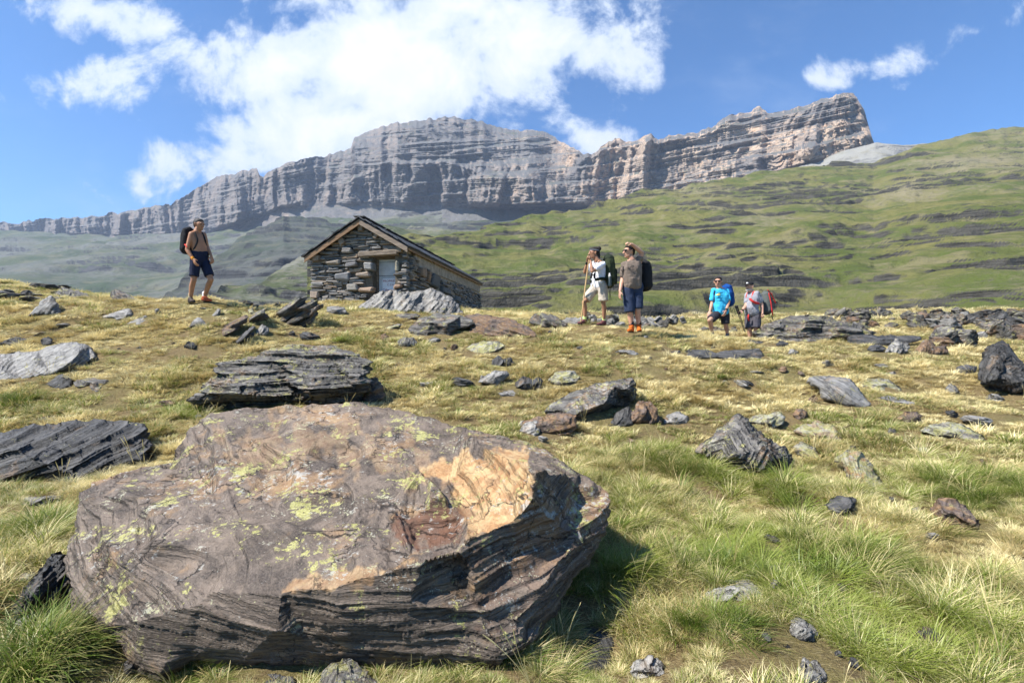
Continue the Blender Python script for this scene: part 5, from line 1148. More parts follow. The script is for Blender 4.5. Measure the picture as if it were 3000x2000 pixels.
    def shirt(s, SR, SL, HR, HL, ER, EL, mat, g=1.0, slen=(.62, .62), hem=1.06, belly=0.0, disp=.006, pad=.016, label=None, lift=None):
        rows = s.torso_rows(SR, SL, HR, HL, g, pad, belly); it = []
        rows2 = rows[:5]
        for a, b in zip(rows2[:-1], rows2[1:]): it.append(a + b)
        for S_ in (SR, SL): it.append([(s.neck.lerp(S_, .42) + Vector((0, 0, -.035)), .058 * s.k), (S_, (.062) * s.k), (s.neck.lerp(S_, .5) + Vector((0, 0, -.08)), .066 * s.k)])
        it.append([(s.neck + Vector((0, 0, -.032)), .066 * s.k), (s.neck.lerp(SR, .5) + Vector((0, 0, -.06)), .06 * s.k), (s.neck.lerp(SL, .5) + Vector((0, 0, -.06)), .06 * s.k)])
        for S_, E, l_ in ((SR, ER, slen[0]), (SL, EL, slen[1])):
            it.append([(S_, .062 * s.k), (S_.lerp(E, l_), .066 * s.k)])
        return hobj('shirt', it, mat, s.root, .009, 2, label, disp=disp, dfreq=11, seed=3)
    def shorts(s, HR, HL, KR, KL, mat, g=1.0, ln=.72, flare=1.0, disp=.006, label=None, waist=.11):
        k = s.k; up = Vector((0, 0, waist)); m = HR.lerp(HL, .5); it = []
        a = HR.lerp(m, .25); b = HL.lerp(m, .25)
        e_ = (.113 * k * g, .113 * k * g, .02, Matrix.Identity(3)); up = up + Vector((0, 0, .05))
        it.append([(a + up, e_), (b + up, e_), (m + up + s.f * .012, e_), (HR, .105 * k * g), (HL, .105 * k * g), (m, .11 * k * g)])
        lns = ln if isinstance(ln, tuple) else (ln, ln)
        for H, K, l_ in ((HR, KR, lns[0]), (HL, KL, lns[1])):
            e = H.lerp(K, l_); ax = (K - H).normalized()
            Fz = ax.to_track_quat('Z', 'Y').to_matrix()
            it.append([(H, .104 * k * g), (e - ax * .01, (.088 * k * flare * g, .088 * k * flare * g, .012, Fz))])
        return hobj('shorts', it, mat, s.root, .009, 1, label, disp=disp, dfreq=9, seed=8)
    def shoe(s, A, toe, mat, g=1.0, sock=None, sole=True, high=.0):
        k = s.k * g; d = Vector(toe).normalized(); dn = Vector((0, 0, -1)); sd = d.cross(dn).normalized()
        h = A + dn * .055 * k - d * .03 * k
        it = [[(h, .040 * k), (A + dn * .0, .042 * k), (h + d * .10 * k, .036 * k)], [(h + d * .06 * k + dn * .004, .038 * k), (h + d * .17 * k + sd * .018 * k + dn * .012, .027 * k), (h + d * .17 * k - sd * .018 * k + dn * .012, .027 * k), (h + d * .20 * k + dn * .012, .024 * k)]]
        if high: it.append([(A, .046 * k), (A + Vector((0, 0, high)), .044 * k)])
        sh = hobj('shoe', it, mat, s.root, .008, 1, disp=.002, dfreq=40)
        b = h + dn * .036 * k
        hobj('sole', [[(b - d * .02 * k, (.036 * k, .036 * k, .012 * k, Matrix.Identity(3))), (b + d * .17 * k + sd * .014 * k, (.034 * k, .034 * k, .011 * k, Matrix.Identity(3))), (b + d * .20 * k, (.022 * k, .022 * k, .010 * k, Matrix.Identity(3)))]], M_RUB, s.root, .008, 0, parent=sh)
        if sock: hobj('sock', [[(A + Vector((0, 0, .01)), .042 * k), (A + Vector((0, 0, .075 + high * .6)), .044 * k)]], sock, s.root, .008, 1)
    def wrist(s, W, E, mat, name='wristband', r=.031, t=.35, w_=.012):
        a = W.lerp(E, .06); b = a + (E - W).normalized() * w_ * 2
        hobj(name, [[(a, r * s.k), (b, r * s.k)]], mat, s.root, .006, 1)

def backpack(label, c, back, up, h, w_, dp, mat, mat2, hk, SR, SL, HR, HL, strapmat, rigid=(), lid=True, extras=(), pocket=None):
    """c centre of the pack, back = direction away from the wearer"""
    back = Vector(back).normalized(); up = Vector(up); up = (up - back * up.dot(back)).normalized(); sd = up.cross(back)
    root = empty('backpack', c); tag(root, label, 'backpack', 'backpacks worn by the hikers')
    Q = lambda x, y, z: Vector(c) + sd * x + back * y + up * z
    it = []
    rr_ = min(w_, dp) * .36
    def row(z, a, b): return [(Q(sx * (w_ / 2 * a - rr_), sy, z), rr_ * .95) for sx in (-1, 1) for sy in (-dp * .5 * b + rr_, dp * .5 * b - rr_)]
    rows = [row(-h / 2 + rr_, .82, .8), row(-h * .3, 1, 1), row(h * .1, 1, 1), row(h * .33, .92, .85)]
    for a, b in zip(rows[:-1], rows[1:]): it.append(a + b)
    hobj('pack_body', it, mat, root, .010, 2, disp=.006, dfreq=9, seed=4)
    if lid: hobj('pack_lid', [[(p_, r_ * .8) for p_, r_ in row(h * .40, .95, .95)] + [(Q(0, -dp * .05, h * .5), rr_ * .6)]], mat2, root, .009, 2, disp=.005, dfreq=12)
    if pocket: hobj('front_pocket', [[(Q(sx * w_ * .22, dp * .48, z), .045) for sx in (-1, 1) for z in (-h * .32, h * .05)]], pocket, root, .009, 2, disp=.004)
    # shoulder straps follow the chest
    f = -back
    for S_, H_ in ((SR, HR), (SL, HL)):
        n_ = hk.neck; a = Q(0, -dp * .45, h * .32) * .5 + S_ * .5
        m1 = n_.lerp(S_, .55) + Vector((0, 0, .035)) * 1; m2 = n_.lerp(S_, .62) + f * .085 + Vector((0, 0, -.045)); m3 = S_.lerp(H_, .28).lerp(SR.lerp(SL, .5).lerp(HR.lerp(HL, .5), .28), .28) + f * .115; m4 = S_.lerp(H_, .55) + f * .045 + (S_ - n_).normalized() * .02; m5 = S_.lerp(H_, .66) - f * .07
        pts = curve_pts([a, m1, m2, m3, m4, m5], 5)
        hobj('shoulder_strap', chain(pts, .019), strapmat, root, .009, 1)
    for nm, pts, r_, mt in extras:
        hobj(nm, chain(curve_pts([Q(*p_) for p_ in pts], 5), r_), mt, root, .007 if r_ > .006 else .005, 0)
    return root, Q

X, Z = Vector((1, 0, 0)), Vector((0, 0, 1))
TAN = skin_mat('tanned_skin', (.36, .175, .095)); TAN2 = skin_mat('brown_skin', (.33, .165, .095)); FAIR = skin_mat('fair_skin', (.50, .27, .18)); FAIR2 = skin_mat('pink_skin', (.52, .29, .20))

# --- shirtless hiker at the left
h = Hiker('shirtless tanned hiker in navy shorts walking right on the left crest', 10.6, (590, 888), (.86, -.5, 0), (.93, -.34, -.10), TAN)
J = h.J
SR, SL = J(561, 686, -.15), J(597, 688, .13); HR, HL = J(573, 762, -.09), J(597, 761, .08)
h.head(J(584, 659), J(577, 679), hair='short', hairmat=M_GREYH)
h.torso(SR, SL, HR, HL, 1.0, .02)
ER, WR = J(548, 731, -.2), J(566, 759, -.22); EL, WL = J(607, 724, .16), J(619, 750, .05)
h.arm(SR, ER, WR); h.arm(SL, EL, WL)
h.hand(WR, J(578, 783, -.25) - WR, Vector((.6, .6, -.1)), Vector((.7, -.2, .3)), .3); h.hand(WL, J(624, 772, .02) - WL, Vector((-.7, .3, 0)), Vector((.2, -1, 0)), .45)
KR, AR = J(567, 822, -.12), J(558, 873, -.05); KL, AL = J(618, 819, -.02), J(599, 869, .08)
h.leg(HR, KR, AR, (-.86, .5, 0)); h.leg(HL, KL, AL, (-.86, .5, 0))
h.finish_body()
navy = cloth_mat('navy_shorts', (.016, .020, .042))
h.shorts(HR, HL, KR, KL, navy, .96, (.80, .82), 1.05)
h.wrist(WR, ER, simple_mat('orange_band', (.75, .28, .02), .5, 5, .1), r=.034)
h.shoe(AR, (.75, -.6, 0), simple_mat('dark_brown_shoe', (.05, .035, .03), .7), sock=cloth_mat('beige_sock', (.4, .34, .22)))
h.shoe(AL, (.9, -.3, -.05), simple_mat('orange_red_shoe', (.42, .09, .03), .7), sock=M_WHITE)
cb = J(552.5, 708, .03)
backpack('small black daypack on the shirtless hiker', cb, (-.86, .5, 0), (.12, 0, 1), .54, .30, .19, M_BLACK, M_BLACK, h, SR, SL, HR, HL, M_BLACK, lid=True,
         extras=(('red_strap', [(.12, -.11, -.10), (.15, -.22, -.14), (.12, -.24, -.22)], .016, simple_mat('red_strap', (.75, .05, .03), .6)), ('grey_strip', [(-.08, .105, -.02), (.0, .112, -.03), (.1, .10, -.02)], .006, simple_mat('grey_strip', (.5, .5, .5), .5))))

# --- hiker leaning on a stick
h = Hiker('hiker in white shirt and beige shorts resting his chin on both hands over a stick', 10.9, (1740, 955), (-.9, -.42, 0), (-.96, -.25, -.02), TAN2, .99)
J = h.J
SR, SL = J(1739, 774, .19), J(1765, 774, -.13); HR, HL = J(1744, 843, .10), J(1766, 843, -.08)
h.head(J(1739.5, 742), J(1752, 766), hair='bun')
h.torso(SR, SL, HR, HL, .95)
ER, WR = J(1713, 797, .02), J(1720, 768, -.08); EL, WL = J(1735, 795, -.34), J(1730, 764, -.26)
h.arm(SR, ER, WR, .92); h.arm(SL, EL, WL, .92)
h.hand(WR, J(1723, 752, -.13) - WR, Vector((.5, -.6, .1)), Vector((0, 0, 1)), .8, True); h.hand(WL, J(1727, 749, -.2) - WL, Vector((-.7, .4, .1)), Vector((0, 0, 1)), .8, True)
KR, AR = J(1711, 886, -.05), J(1713, 937, .0); KL, AL = J(1768, 889, -.08), J(1769, 940, .02)
h.leg(HR, KR, AR, (.9, .42, 0), .92); h.leg(HL, KL, AL, (.9, .42, 0), .92)
h.finish_body()
beige = cloth_mat('beige_shorts', (.44, .38, .31))
h.shirt(SR, SL, HR, HL, ER, EL, M_WHITE, .93, (.6, .62), pad=.02, disp=.008)
h.shorts(HR, HL, KR, KL, beige, .94, (.80, .86), 1.2, disp=.008, waist=.06)
h.wrist(WR, ER, M_BLACK, name='watch', r=.033)
L = h.L; k = h.kh
hobj('headband', [[(L(math.cos(a) * .083, math.sin(a) * .092 - .02, .052 + .012 * math.sin(a)), .011 * k), (L(math.cos(b) * .083, math.sin(b) * .092 - .02, .052 + .012 * math.sin(b)), .011 * k)] for a, b in [(i * math.pi / 8, (i + 1) * math.pi / 8) for i in range(16)]], simple_mat('grey_headband', (.16, .17, .2), .8), h.root, .006, 1)
lime = cloth_mat('lime_sock', (.50, .62, .22)); maroon = simple_mat('maroon_shoe', (.14, .05, .05), .7, 30, .5)
h.shoe(AR, (-.85, -.5, 0), maroon, sock=lime); h.shoe(AL, (-.85, -.5, 0), maroon, sock=lime)
olive = cloth_mat('olive_pack', (.035, .045, .022)); olive2 = cloth_mat('dark_olive_pack', (.022, .03, .018))
br, Q = backpack('large olive green trekking backpack on the hiker with the stick', J(1783, 797, .03), (.95, .3, 0), (-.04, 0, 1), .70, .32, .24, olive, olive2, h, SR, SL, HR, HL, olive2, pocket=olive2,
         extras=(('hip_belt', [(-.13, -.13, -.17), (-.17, -.26, -.17), (-.12, -.36, -.19)], .032, olive2), ('hip_belt', [(.13, -.13, -.17), (.17, -.26, -.17), (.12, -.36, -.19)], .032, olive2), ('dangling_strap', [(-.1, 0, -.33), (-.105, -.02, -.45), (-.1, 0, -.60)], .006, M_BLACK), ('dangling_strap', [(.05, .03, -.33), (.06, .05, -.42), (.03, .04, -.60)], .006, M_BLACK), ('dangling_strap', [(.1, .14, -.1), (.11, .18, -.2), (.1, .17, -.36)], .005, M_BLACK)))
bt = empty('water_bottle', Q(0, 0, 0)); bt.location = J(1786, 822, -.17); tag(bt, 'steel water bottle with white cap in the side of the olive backpack', 'bottle')
hobj('bottle_body', [[(bt.location + Z * -.10, .036), (bt.location + Z * .06, .036)]], simple_mat('brushed_steel', (.12, .13, .12), .35, 5, .1, metal=.6), bt, .006, 1)
hobj('cap', [[(bt.location + Z * .10, (.034, .034, .012, Matrix.Identity(3)))], [(bt.location + Z * .125, .018), (bt.location + Z * .145, .016)]], M_PAPER, bt, .005, 0)
st = empty('walking_stick', J(1700, 957, -.1)); tag(st, 'long pale wooden stick held upright by the white-shirted hiker', 'stick')
hobj('stick', [[(J(1726, 756, -.16), .0135), (J(1716, 830, -.13), .015)], [(J(1716, 830, -.13), .015), (J(1700, 957, -.08), .0135)]], simple_mat('peeled_wood', (.55, .36, .17), .6, 6, .2, stretch=(1, 1, .2)), st, .007, 1)
bn_ = empty('binoculars', J(1737, 811, -.2)); tag(bn_, 'black binoculars hanging on the chest of the white-shirted hiker', 'binoculars')
c0 = J(1737, 808, -.24)
hobj('barrels', [[(c0 + Vector((-.03, -.01, .04)), .02), (c0 + Vector((-.045, -.03, -.04)), .026)], [(c0 + Vector((.03, -.01, .04)), .02), (c0 + Vector((.03, -.03, -.04)), .026)], [(c0 + Vector((-.03, 0, .01)), .012), (c0 + Vector((.03, 0, .01)), .012)]], M_BLACK, bn_, .006, 1)
hobj('neck_strap', chain(curve_pts([c0 + Vector((-.02, 0, .04)), J(1740, 785, -.1), J(1749, 764, -.12)], 6), .010) + chain(curve_pts([c0 + Vector((.03, 0, .04)), J(1746, 792, -.26), J(1757, 765, -.13)], 6), .010), M_BLACK, bn_, .007, 0)

# --- hiker with a hand on his head
h = Hiker('hiker in brown t-shirt and navy shorts with his left hand on his head', 10.1, (1860, 985), (-.45, -.89, 0), (-.95, -.30, .03), FAIR, 1.03)
J = h.J
SR, SL = J(1829, 776, -.03), J(1872, 767, .03); HR, HL = J(1840, 846, -.02), J(1868, 845, .03)
h.head(J(1842.5, 738), J(1851, 762), hair='short', glasses=True, eyes=False)
h.torso(SR, SL, HR, HL, 1.08, .04)
ER, WR = J(1824, 816, -.0), J(1816.5, 853, -.12); EL, WL = J(1880, 740, -.02), J(1852, 716, -.13)
h.arm(SR, ER, WR, 1.05); h.arm(SL, EL, WL, 1.08)
h.hand(WR, J(1815, 879, -.14) - WR, Vector((.8, .2, 0)), Vector((.1, -1, 0)), .35); h.hand(WL, J(1841, 712, -.14) - WL, Vector((-.3, .3, -1)), Vector((-.2, -1, 0)), 1.1, True)
KR, AR = J(1845, 914, -.04), J(1850, 957, -.0); KL, AL = J(1868, 911, -.02), J(1872, 956, .04)
h.leg(HR, KR, AR, (.3, .9, 0), 1.0); h.leg(HL, KL, AL, (.3, .9, 0), 1.0)
h.finish_body()
taupe = cloth_mat('taupe_shirt', (.175, .135, .108)); denim = cloth_mat('blue_navy_shorts', (.030, .042, .078))
h.shirt(SR, SL, HR, HL, ER, EL, taupe, 1.06, (.72, .34), belly=.04, disp=.009)
h.shorts(HR, HL, KR, KL, denim, 1.04, (1.0, .90), 1.05, disp=.007, waist=.05)
orangeb = simple_mat('orange_boot', (.55, .12, .012), .7, 26, .75)
h.shoe(AR, (-.45, -.9, 0), orangeb, 1.08, sock=cloth_mat('black_sock', (.02, .02, .03)), high=.02); h.shoe(AL, (-.2, -1, 0), orangeb, 1.08, sock=M_BLACK, high=.02)
h3 = h
cu = bpy.data.curves.new('shirt_print', 'FONT'); cu.body = 'carhartt'; cu.size = .085; cu.extrude = .002; cu.align_x = 'CENTER'; cu.materials.append(M_BLACK)
t = bpy.data.objects.new('shirt_print', cu); C.objects.link(t); t.matrix_world = Matrix.Translation(J(1839, 789, -.155)) @ Matrix.Rotation(R(-28), 4, 'Z') @ Matrix.Rotation(R(-14), 4, 'Y') @ Matrix.Rotation(R(82), 4, 'X')
dg = bpy.context.evaluated_depsgraph_get(); tm = bpy.data.meshes.new_from_object(t.evaluated_get(dg)); tm.transform(t.matrix_world); tm.transform(Matrix.Translation(-h.root.location)); bpy.data.objects.remove(t)
link(bpy.data.objects.new('shirt_print', tm), h.root)
backpack('black backpack on the brown-shirted hiker', J(1887, 811, .22), (.80, .60, 0), (0, 0, 1), .60, .33, .24, M_BLACK, M_BLACK, h, SR, SL, HR, HL, M_BLACK, extras=(('dangling_strap', [(.0, .14, .1), (.02, .2, .08), (.0, .21, 0)], .006, M_BLACK), ('dangling_strap', [(.0, .14, -.1), (.02, .2, -.12), (.0, .22, -.24)], .006, M_BLACK)))

# --- blue shirt
h = Hiker('hiker in bright blue t-shirt and sunglasses stepping up with his right knee raised', 12.2, (2105, 985), (-.5, -.86, 0), (-.45, -.88, -.02), FAIR, .98)
J = h.J
SR, SL = J(2091, 852, -.02), J(2128, 853, .06); HR, HL = J(2102, 920, .0), J(2124, 922, .04)
h.head(J(2103.5, 826), J(2109, 845), hair='short', glasses=True, eyes=False, open_mouth=True)
h.torso(SR, SL, HR, HL, 1.08, .05)
ER, WR = J(2086, 887, -.0), J(2080, 911, -.14); EL, WL = J(2135, 883, -.02), J(2127, 910, -.16)
h.arm(SR, ER, WR); h.arm(SL, EL, WL)
h.hand(WR, J(2075, 928, -.2) - WR, Vector((.3, .6, -.3)), Vector((.8, -.2, 0)), .35); h.hand(WL, J(2119, 932, -.25) - WL, Vector((-.5, .6, 0)), Vector((-.6, -.6, 0)), .4)
KR, AR = J(2079, 938, -.38), J(2087, 976, -.2); KL, AL = J(2126, 951, .02), J(2131, 979, .10)
h.leg(HR, KR, AR, (.5, .86, 0)); h.leg(HL, KL, AL, (.5, .86, 0))
h.finish_body()
blue = cloth_mat('bright_blue_shirt', (.055, .46, .72)); char = cloth_mat('charcoal_shorts', (.035, .034, .042))
h.shirt(SR, SL, HR, HL, ER, EL, blue, 1.05, (.66, .72), belly=.05, disp=.009)
h.shorts(HR, HL, KR, KL, char, 1.0, (.82, .92), 1.08, waist=.02)
h.wrist(WL, EL, M_BLACK, name='watch', r=.034)
h.shoe(AR, (-.5, -.86, 0), simple_mat('grey_shoe', (.10, .10, .11), .7)); h.shoe(AL, (-.5, -.86, 0), simple_mat('grey_shoe', (.10, .10, .11), .7))
hobj('shirt_print', [[(J(2103, 864, -.165), (.055, .008, .016, Matrix.Rotation(R(-25), 3, 'Z'))), (J(2107, 860, -.165), (.03, .006, .012, Matrix.Rotation(R(-25), 3, 'Z')))]], simple_mat('yellow_print', (.72, .60, .18), .8), h.root, .006, 0)
bluep = cloth_mat('royal_blue_pack', (.008, .055, .22)); bluen = cloth_mat('navy_strap', (.015, .03, .07))
backpack('royal blue backpack on the blue-shirted hiker', J(2131, 868, .24), (.72, .69, 0), (-.12, 0, 1), .52, .30, .22, bluep, bluep, h, SR, SL, HR, HL, bluen, extras=(('dangling_strap', [(-.05, 0, -.27), (-.04, .05, -.36), (-.06, .06, -.5)], .006, M_BLACK),))
hobj('chest_strap', chain(curve_pts([J(2095, 856, -.13), J(2105, 857.5, -.19), J(2117, 857, -.15)], 5), .009), bluen, h.root, .006, 0)

# --- cap and grey shirt
h = Hiker('white-bearded hiker in black cap and grey t-shirt holding trekking poles', 12.2, (2205, 985), (-.78, -.62, 0), (-.86, -.50, 0), FAIR2, .98)
J = h.J
SR, SL = J(2190, 862, .12), J(2217, 860, -.08); HR, HL = J(2196, 922, .08), J(2216, 922, -.04)
h.head(J(2195, 840), J(2202, 856), beard=simple_mat('white_beard', (.45, .40, .36), .9, 60, .3, 1, .004))
h.torso(SR, SL, HR, HL, 1.12, .09)
ER, WR = J(2186, 895, -.02), J(2173, 911, -.14); EL, WL = J(2231, 890, -.06), J(2233.5, 916, -.14)
h.arm(SR, ER, WR, 1.05); h.arm(SL, EL, WL, 1.08)
h.hand(WR, J(2162, 915, -.2) - WR, Vector((.1, .2, -1)), Vector((.2, -1, .3)), .9, True); h.hand(WL, J(2238, 930, -.2) - WL, Vector((-.8, .4, 0)), Vector((-.5, -.8, 0)), .7, True)
KR, AR = J(2195, 962, -.02), J(2198, 1005, .06); KL, AL = J(2214, 960, -.08), J(2216, 1005, .02)
h.leg(HR, KR, AR, (.78, .62, 0)); h.leg(HL, KL, AL, (.78, .62, 0))
h.finish_body()
greys = cloth_mat('heather_grey_shirt', (.27, .27, .30)); dgs = cloth_mat('dark_grey_shorts', (.075, .07, .082)); red = simple_mat('red_webbing', (.50, .03, .025), .6)
h.shirt(SR, SL, HR, HL, ER, EL, greys, 1.05, (.66, .74), belly=.10, disp=.009)
h.shorts(HR, HL, KR, KL, dgs, 1.06, (1.02, 1.02), 1.12, waist=.0)
h.wrist(WR, ER, M_BLACK, name='watch', r=.034)
h.shoe(AR, (-.78, -.62, 0), simple_mat('grey_shoe', (.10, .10, .11), .7)); h.shoe(AL, (-.78, -.62, 0), simple_mat('grey_shoe', (.10, .10, .11), .7))
L = h.L; k = h.kh
capo = hobj('cap', [[(L(0, -.012, .060), (.087 * k, .094 * k, .062 * k, h.Fm)), (L(0, .0, .045), (.088 * k, .096 * k, .012, h.Fm))]], M_BLACK, h.root, .007, 1)
hobj('cap_brim', [[(L(-.045, .095, .040), (.03, .03, .006, h.Fm)), (L(.045, .095, .040), (.03, .03, .006, h.Fm)), (L(0, .155, .026), (.035, .025, .006, h.Fm)), (L(0, .06, .046), (.07, .02, .006, h.Fm))]], M_BLACK, h.root, .006, 1, parent=capo)
hobj('cap_emblem', [[(L(-.012, .080, .072), .0045), (L(-.012 + .03, .080, .072), .0045), (L(.003, .071, .098), .004)], [(L(-.030, .074, .072), .004), (L(-.018, .079, .072), .004), (L(-.022, .076, .084), .003)]], M_PAPER, h.root, .004, 0, parent=capo)
greyp = cloth_mat('grey_pack', (.09, .10, .095))
br, Q = backpack('grey and red trekking backpack on the capped hiker', J(2245, 890, .10), (.86, .5, 0), (-.22, 0, 1), .54, .27, .23, greyp, greyp, h, SR, SL, HR, HL, red,
    extras=(('red_trim', [(-.15, -.12, .30), (-.165, 0, .18), (-.16, .12, .0), (-.12, .16, .06)], .013, red), ('red_trim', [(-.155, -.10, .22), (-.17, -.08, .0), (-.165, -.06, -.2), (-.13, .0, -.30)], .014, red), ('red_trim', [(-.08, .14, .24), (.02, .155, .18), (-.1, .155, .10)], .014, red), ('dangling_strap', [(-.1, .0, -.3), (-.12, .02, -.38), (-.09, .05, -.40), (-.08, .03, -.3)], .007, M_BLACK), ('dangling_strap', [(-.02, .14, .0), (-.02, .19, -.1), (-.02, .18, -.26)], .006, M_BLACK)))
hobj('red_belt', chain(curve_pts([J(2198, 876, -.18), J(2207, 884, -.22), J(2222, 889, -.14)], 5), .030), red, h.root, .008, 1)
hobj('red_cord', chain(curve_pts([J(2193, 922, -.15), J(2192, 930, -.16), J(2194, 938, -.14)], 4), .018), red, h.root, .008, 1)
for i, (dx, dd) in enumerate(((0, 0), (5, .05))):
    a, b = J(2155 + dx, 897, -.28 + dd), J(2181 + dx * .6, 972 + i, -.24 + dd)
    tp = empty('trekking_pole', b); tag(tp, ['black trekking pole in the capped hiker\'s hand, front one of the pair', 'black trekking pole in the capped hiker\'s hand, rear one of the pair'][i], 'trekking pole', 'trekking poles of the capped hiker')
    hobj('shaft', [[(a.lerp(b, .2), .0095), (b, .007)]], M_BLACK, tp, .005, 0)
    hobj('grip', [[(a, .020), (a.lerp(b, .12), .015)], [(a.lerp(b, .12), .015), (a.lerp(b, .3), .016)]], M_BLACK, tp, .005, 1)
    hobj('wrist_loop', chain(curve_pts([a, a + Vector((-.05, 0, -.05)), a + Vector((-.07, 0, -.14)), a + Vector((-.02, 0, -.19)), a.lerp(b, .12)], 5), .006), M_BLACK, tp, .005, 0)
    hobj('basket', [[(b.lerp(a, .06), (.03, .03, .006, Matrix.Identity(3)))]], M_BLACK, tp, .006, 0)

# ================================================================== GRASS
def tuft(seed, nb, rad, hgt, width, splay, curve, seg=4, hvar=.5, lean=(0, 0)):
    """a tussock: arching blades that spring from a small base"""
    rng = np.random.default_rng(seed)
    a = rng.uniform(0, 2 * np.pi, nb); r = rad * np.sqrt(rng.uniform(0, 1, nb)) * .8
    bx, by = r * np.cos(a), r * np.sin(a)
    da = a + rng.normal(0, .7, nb); out = splay * (r / rad * .8 + .25) + np.abs(rng.normal(0, .22, nb))
    L = hgt * (1 - hvar + hvar * 2 * rng.beta(2, 2.4, nb))
    dx, dy = np.cos(da) * out + lean[0], np.sin(da) * out + lean[1]
    t = np.linspace(0, 1, seg + 1)[None, :]
    cv = curve * rng.uniform(.5, 1.5, nb)[:, None]
    hx = bx[:, None] + dx[:, None] * L[:, None] * (t + cv * t * t) * .7; hy = by[:, None] + dy[:, None] * L[:, None] * (t + cv * t * t) * .7
    hz = L[:, None] * (t - np.minimum(.75, cv * (.18 + out[:, None] * .32)) * t ** 2.3) - .01
    side = da + np.pi / 2 + rng.normal(0, .5, nb); w = width * rng.uniform(.6, 1.3, nb)[:, None] * (1 - t ** 1.6 * .88) / 2
    sx, sy = np.cos(side)[:, None] * w, np.sin(side)[:, None] * w
    A = np.stack([hx - sx, hy - sy, hz], -1); B = np.stack([hx + sx, hy + sy, hz], -1)
    v = np.stack([A, B], 2).reshape(-1, 3)
    base = (np.arange(nb) * (seg + 1) * 2)[:, None] + np.arange(seg)[None, :] * 2
    f = np.stack([base, base + 1, base + 3, base + 2], -1).reshape(-1, 4)
    tone = np.repeat(rng.uniform(0, 1, nb), (seg + 1) * 2); tt = np.tile(np.repeat(np.linspace(0, 1, seg + 1), 2), nb)
    return v, f, tone, tt
def stalks(seed, n, hgt, w):
    rng = np.random.default_rng(seed); V, Fc, TO, TT = [], [], [], []; k = 0
    for i in range(n):
        a = rng.uniform(0, 6.28); ln = rng.uniform(.1, .5); h = hgt * rng.uniform(.6, 1.15); seg = 7
        t = np.linspace(0, 1, seg + 1); x = np.cos(a) * h * ln * t ** 1.8; y = np.sin(a) * h * ln * t ** 1.8; z = h * (t - .15 * ln * t ** 3)
        ww = np.where(t > .78, w * 3.2 * (1 - ((t - .88) / .13) ** 2 * .7), w) / 2
        for sd in (a + 1.57, a + .3):
            sx, sy = np.cos(sd), np.sin(sd)
            for j in range(seg + 1): V += [(x[j] - sx * ww[j], y[j] - sy * ww[j], z[j]), (x[j] + sx * ww[j], y[j] + sy * ww[j], z[j])]; TO += [.1, .1]; TT += [.6 + .4 * t[j]] * 2
            for j in range(seg): Fc.append((k + 2 * j, k + 2 * j + 1, k + 2 * j + 3, k + 2 * j + 2))
            k += 2 * (seg + 1)
    return np.array(V), np.array(Fc), np.array(TO), np.array(TT)
def mat_grass():
    m, g = newmat('alpine_grass')
    tint = g.n('Attribute', attribute_name='tint', attribute_type='INSTANCER').outputs['Fac']
    shade = g.n('Attribute', attribute_name='hue', attribute_type='INSTANCER').outputs['Fac']
    tone = g.n('Attribute', attribute_name='tone').outputs['Fac']; t = g.n('Attribute', attribute_name='along').outputs['Fac']
    grn = g.mix(shade, (.100, .165, .018), (.24, .29, .045))
    dry = g.mix(shade, (.47, .36, .145), (.82, .71, .39))
    x = g.m('ADD', tint, g.m('MULTIPLY', g.m('SUBTRACT', tone, .5), .9))
    c = g.mix(g.mr(x, .35, .65), dry, grn)
    c = g.mix(g.mr(t, .0, .35, .75, 0), c, (.36, .26, .12))
    c = g.mix(g.mr(t, .75, 1.0, 0, .45), c, (.62, .53, .22))
    d = g.n('BsdfDiffuse', {'Color': c}); tr = g.n('BsdfTranslucent', {'Color': c}); gl = g.n('BsdfGlossy', {'Color': (1, 1, .9, 1), 'Roughness': .45})
    mx = g.n('MixShader', {0: .32, 1: d.outputs[0], 2: tr.outputs[0]}); mx2 = g.n('MixShader', {0: .035, 1: mx.outputs[0], 2: gl.outputs[0]})
    g.n('OutputMaterial', {0: mx2.outputs[0]})
    return m
M_GRASS = mat_grass()
protos = bpy.data.collections.new('tuft_kinds')
def add_proto(i, data):
    v, f, to, tt = data
    me = bpy.data.meshes.new(f'tuft_{i:02d}')
    me.vertices.add(len(v)); me.vertices.foreach_set('co', v.astype(np.float32).ravel()); me.loops.add(f.size); me.loops.foreach_set('vertex_index', f.astype(np.int32).ravel())
    me.polygons.add(len(f)); me.polygons.foreach_set('loop_start', np.arange(0, f.size, 4, dtype=np.int32)); me.update(calc_edges=True)
    for nm, a in (('tone', to), ('along', tt)):
        at = me.attributes.new(nm, 'FLOAT', 'POINT'); at.data.foreach_set('value', a.astype(np.float32))
    me.materials.append(M_GRASS); protos.objects.link(bpy.data.objects.new(f'tuft_{i:02d}', me))
pi = 0
for sd in range(4): add_proto(pi, tuft(10 + sd, 150, .080, .068, .0030, .85, .8, 4, lean=(.10, -.05))); pi += 1      # 0-3 fine dry turf
for sd in range(4): add_proto(pi, tuft(20 + sd, 190, .075, .165, .0042, .9, 1.0, 5, lean=(.18, -.08))); pi += 1      # 4-7 large arching tussock
for sd in range(3): add_proto(pi, tuft(30 + sd, 100, .12, .068, .0075, .9, .7, 3, lean=(.10, -.05))); pi += 1         # 8-10 distant turf
for sd in range(3): add_proto(pi, stalks(40 + sd, 4, .27, .0020)); pi += 1                                           # 11-13 seed stalks
for sd in range(2): add_proto(pi, tuft(50 + sd, 60, .22, .09, .016, .8, .6, 3)); pi += 1                             # 14-15 far turf

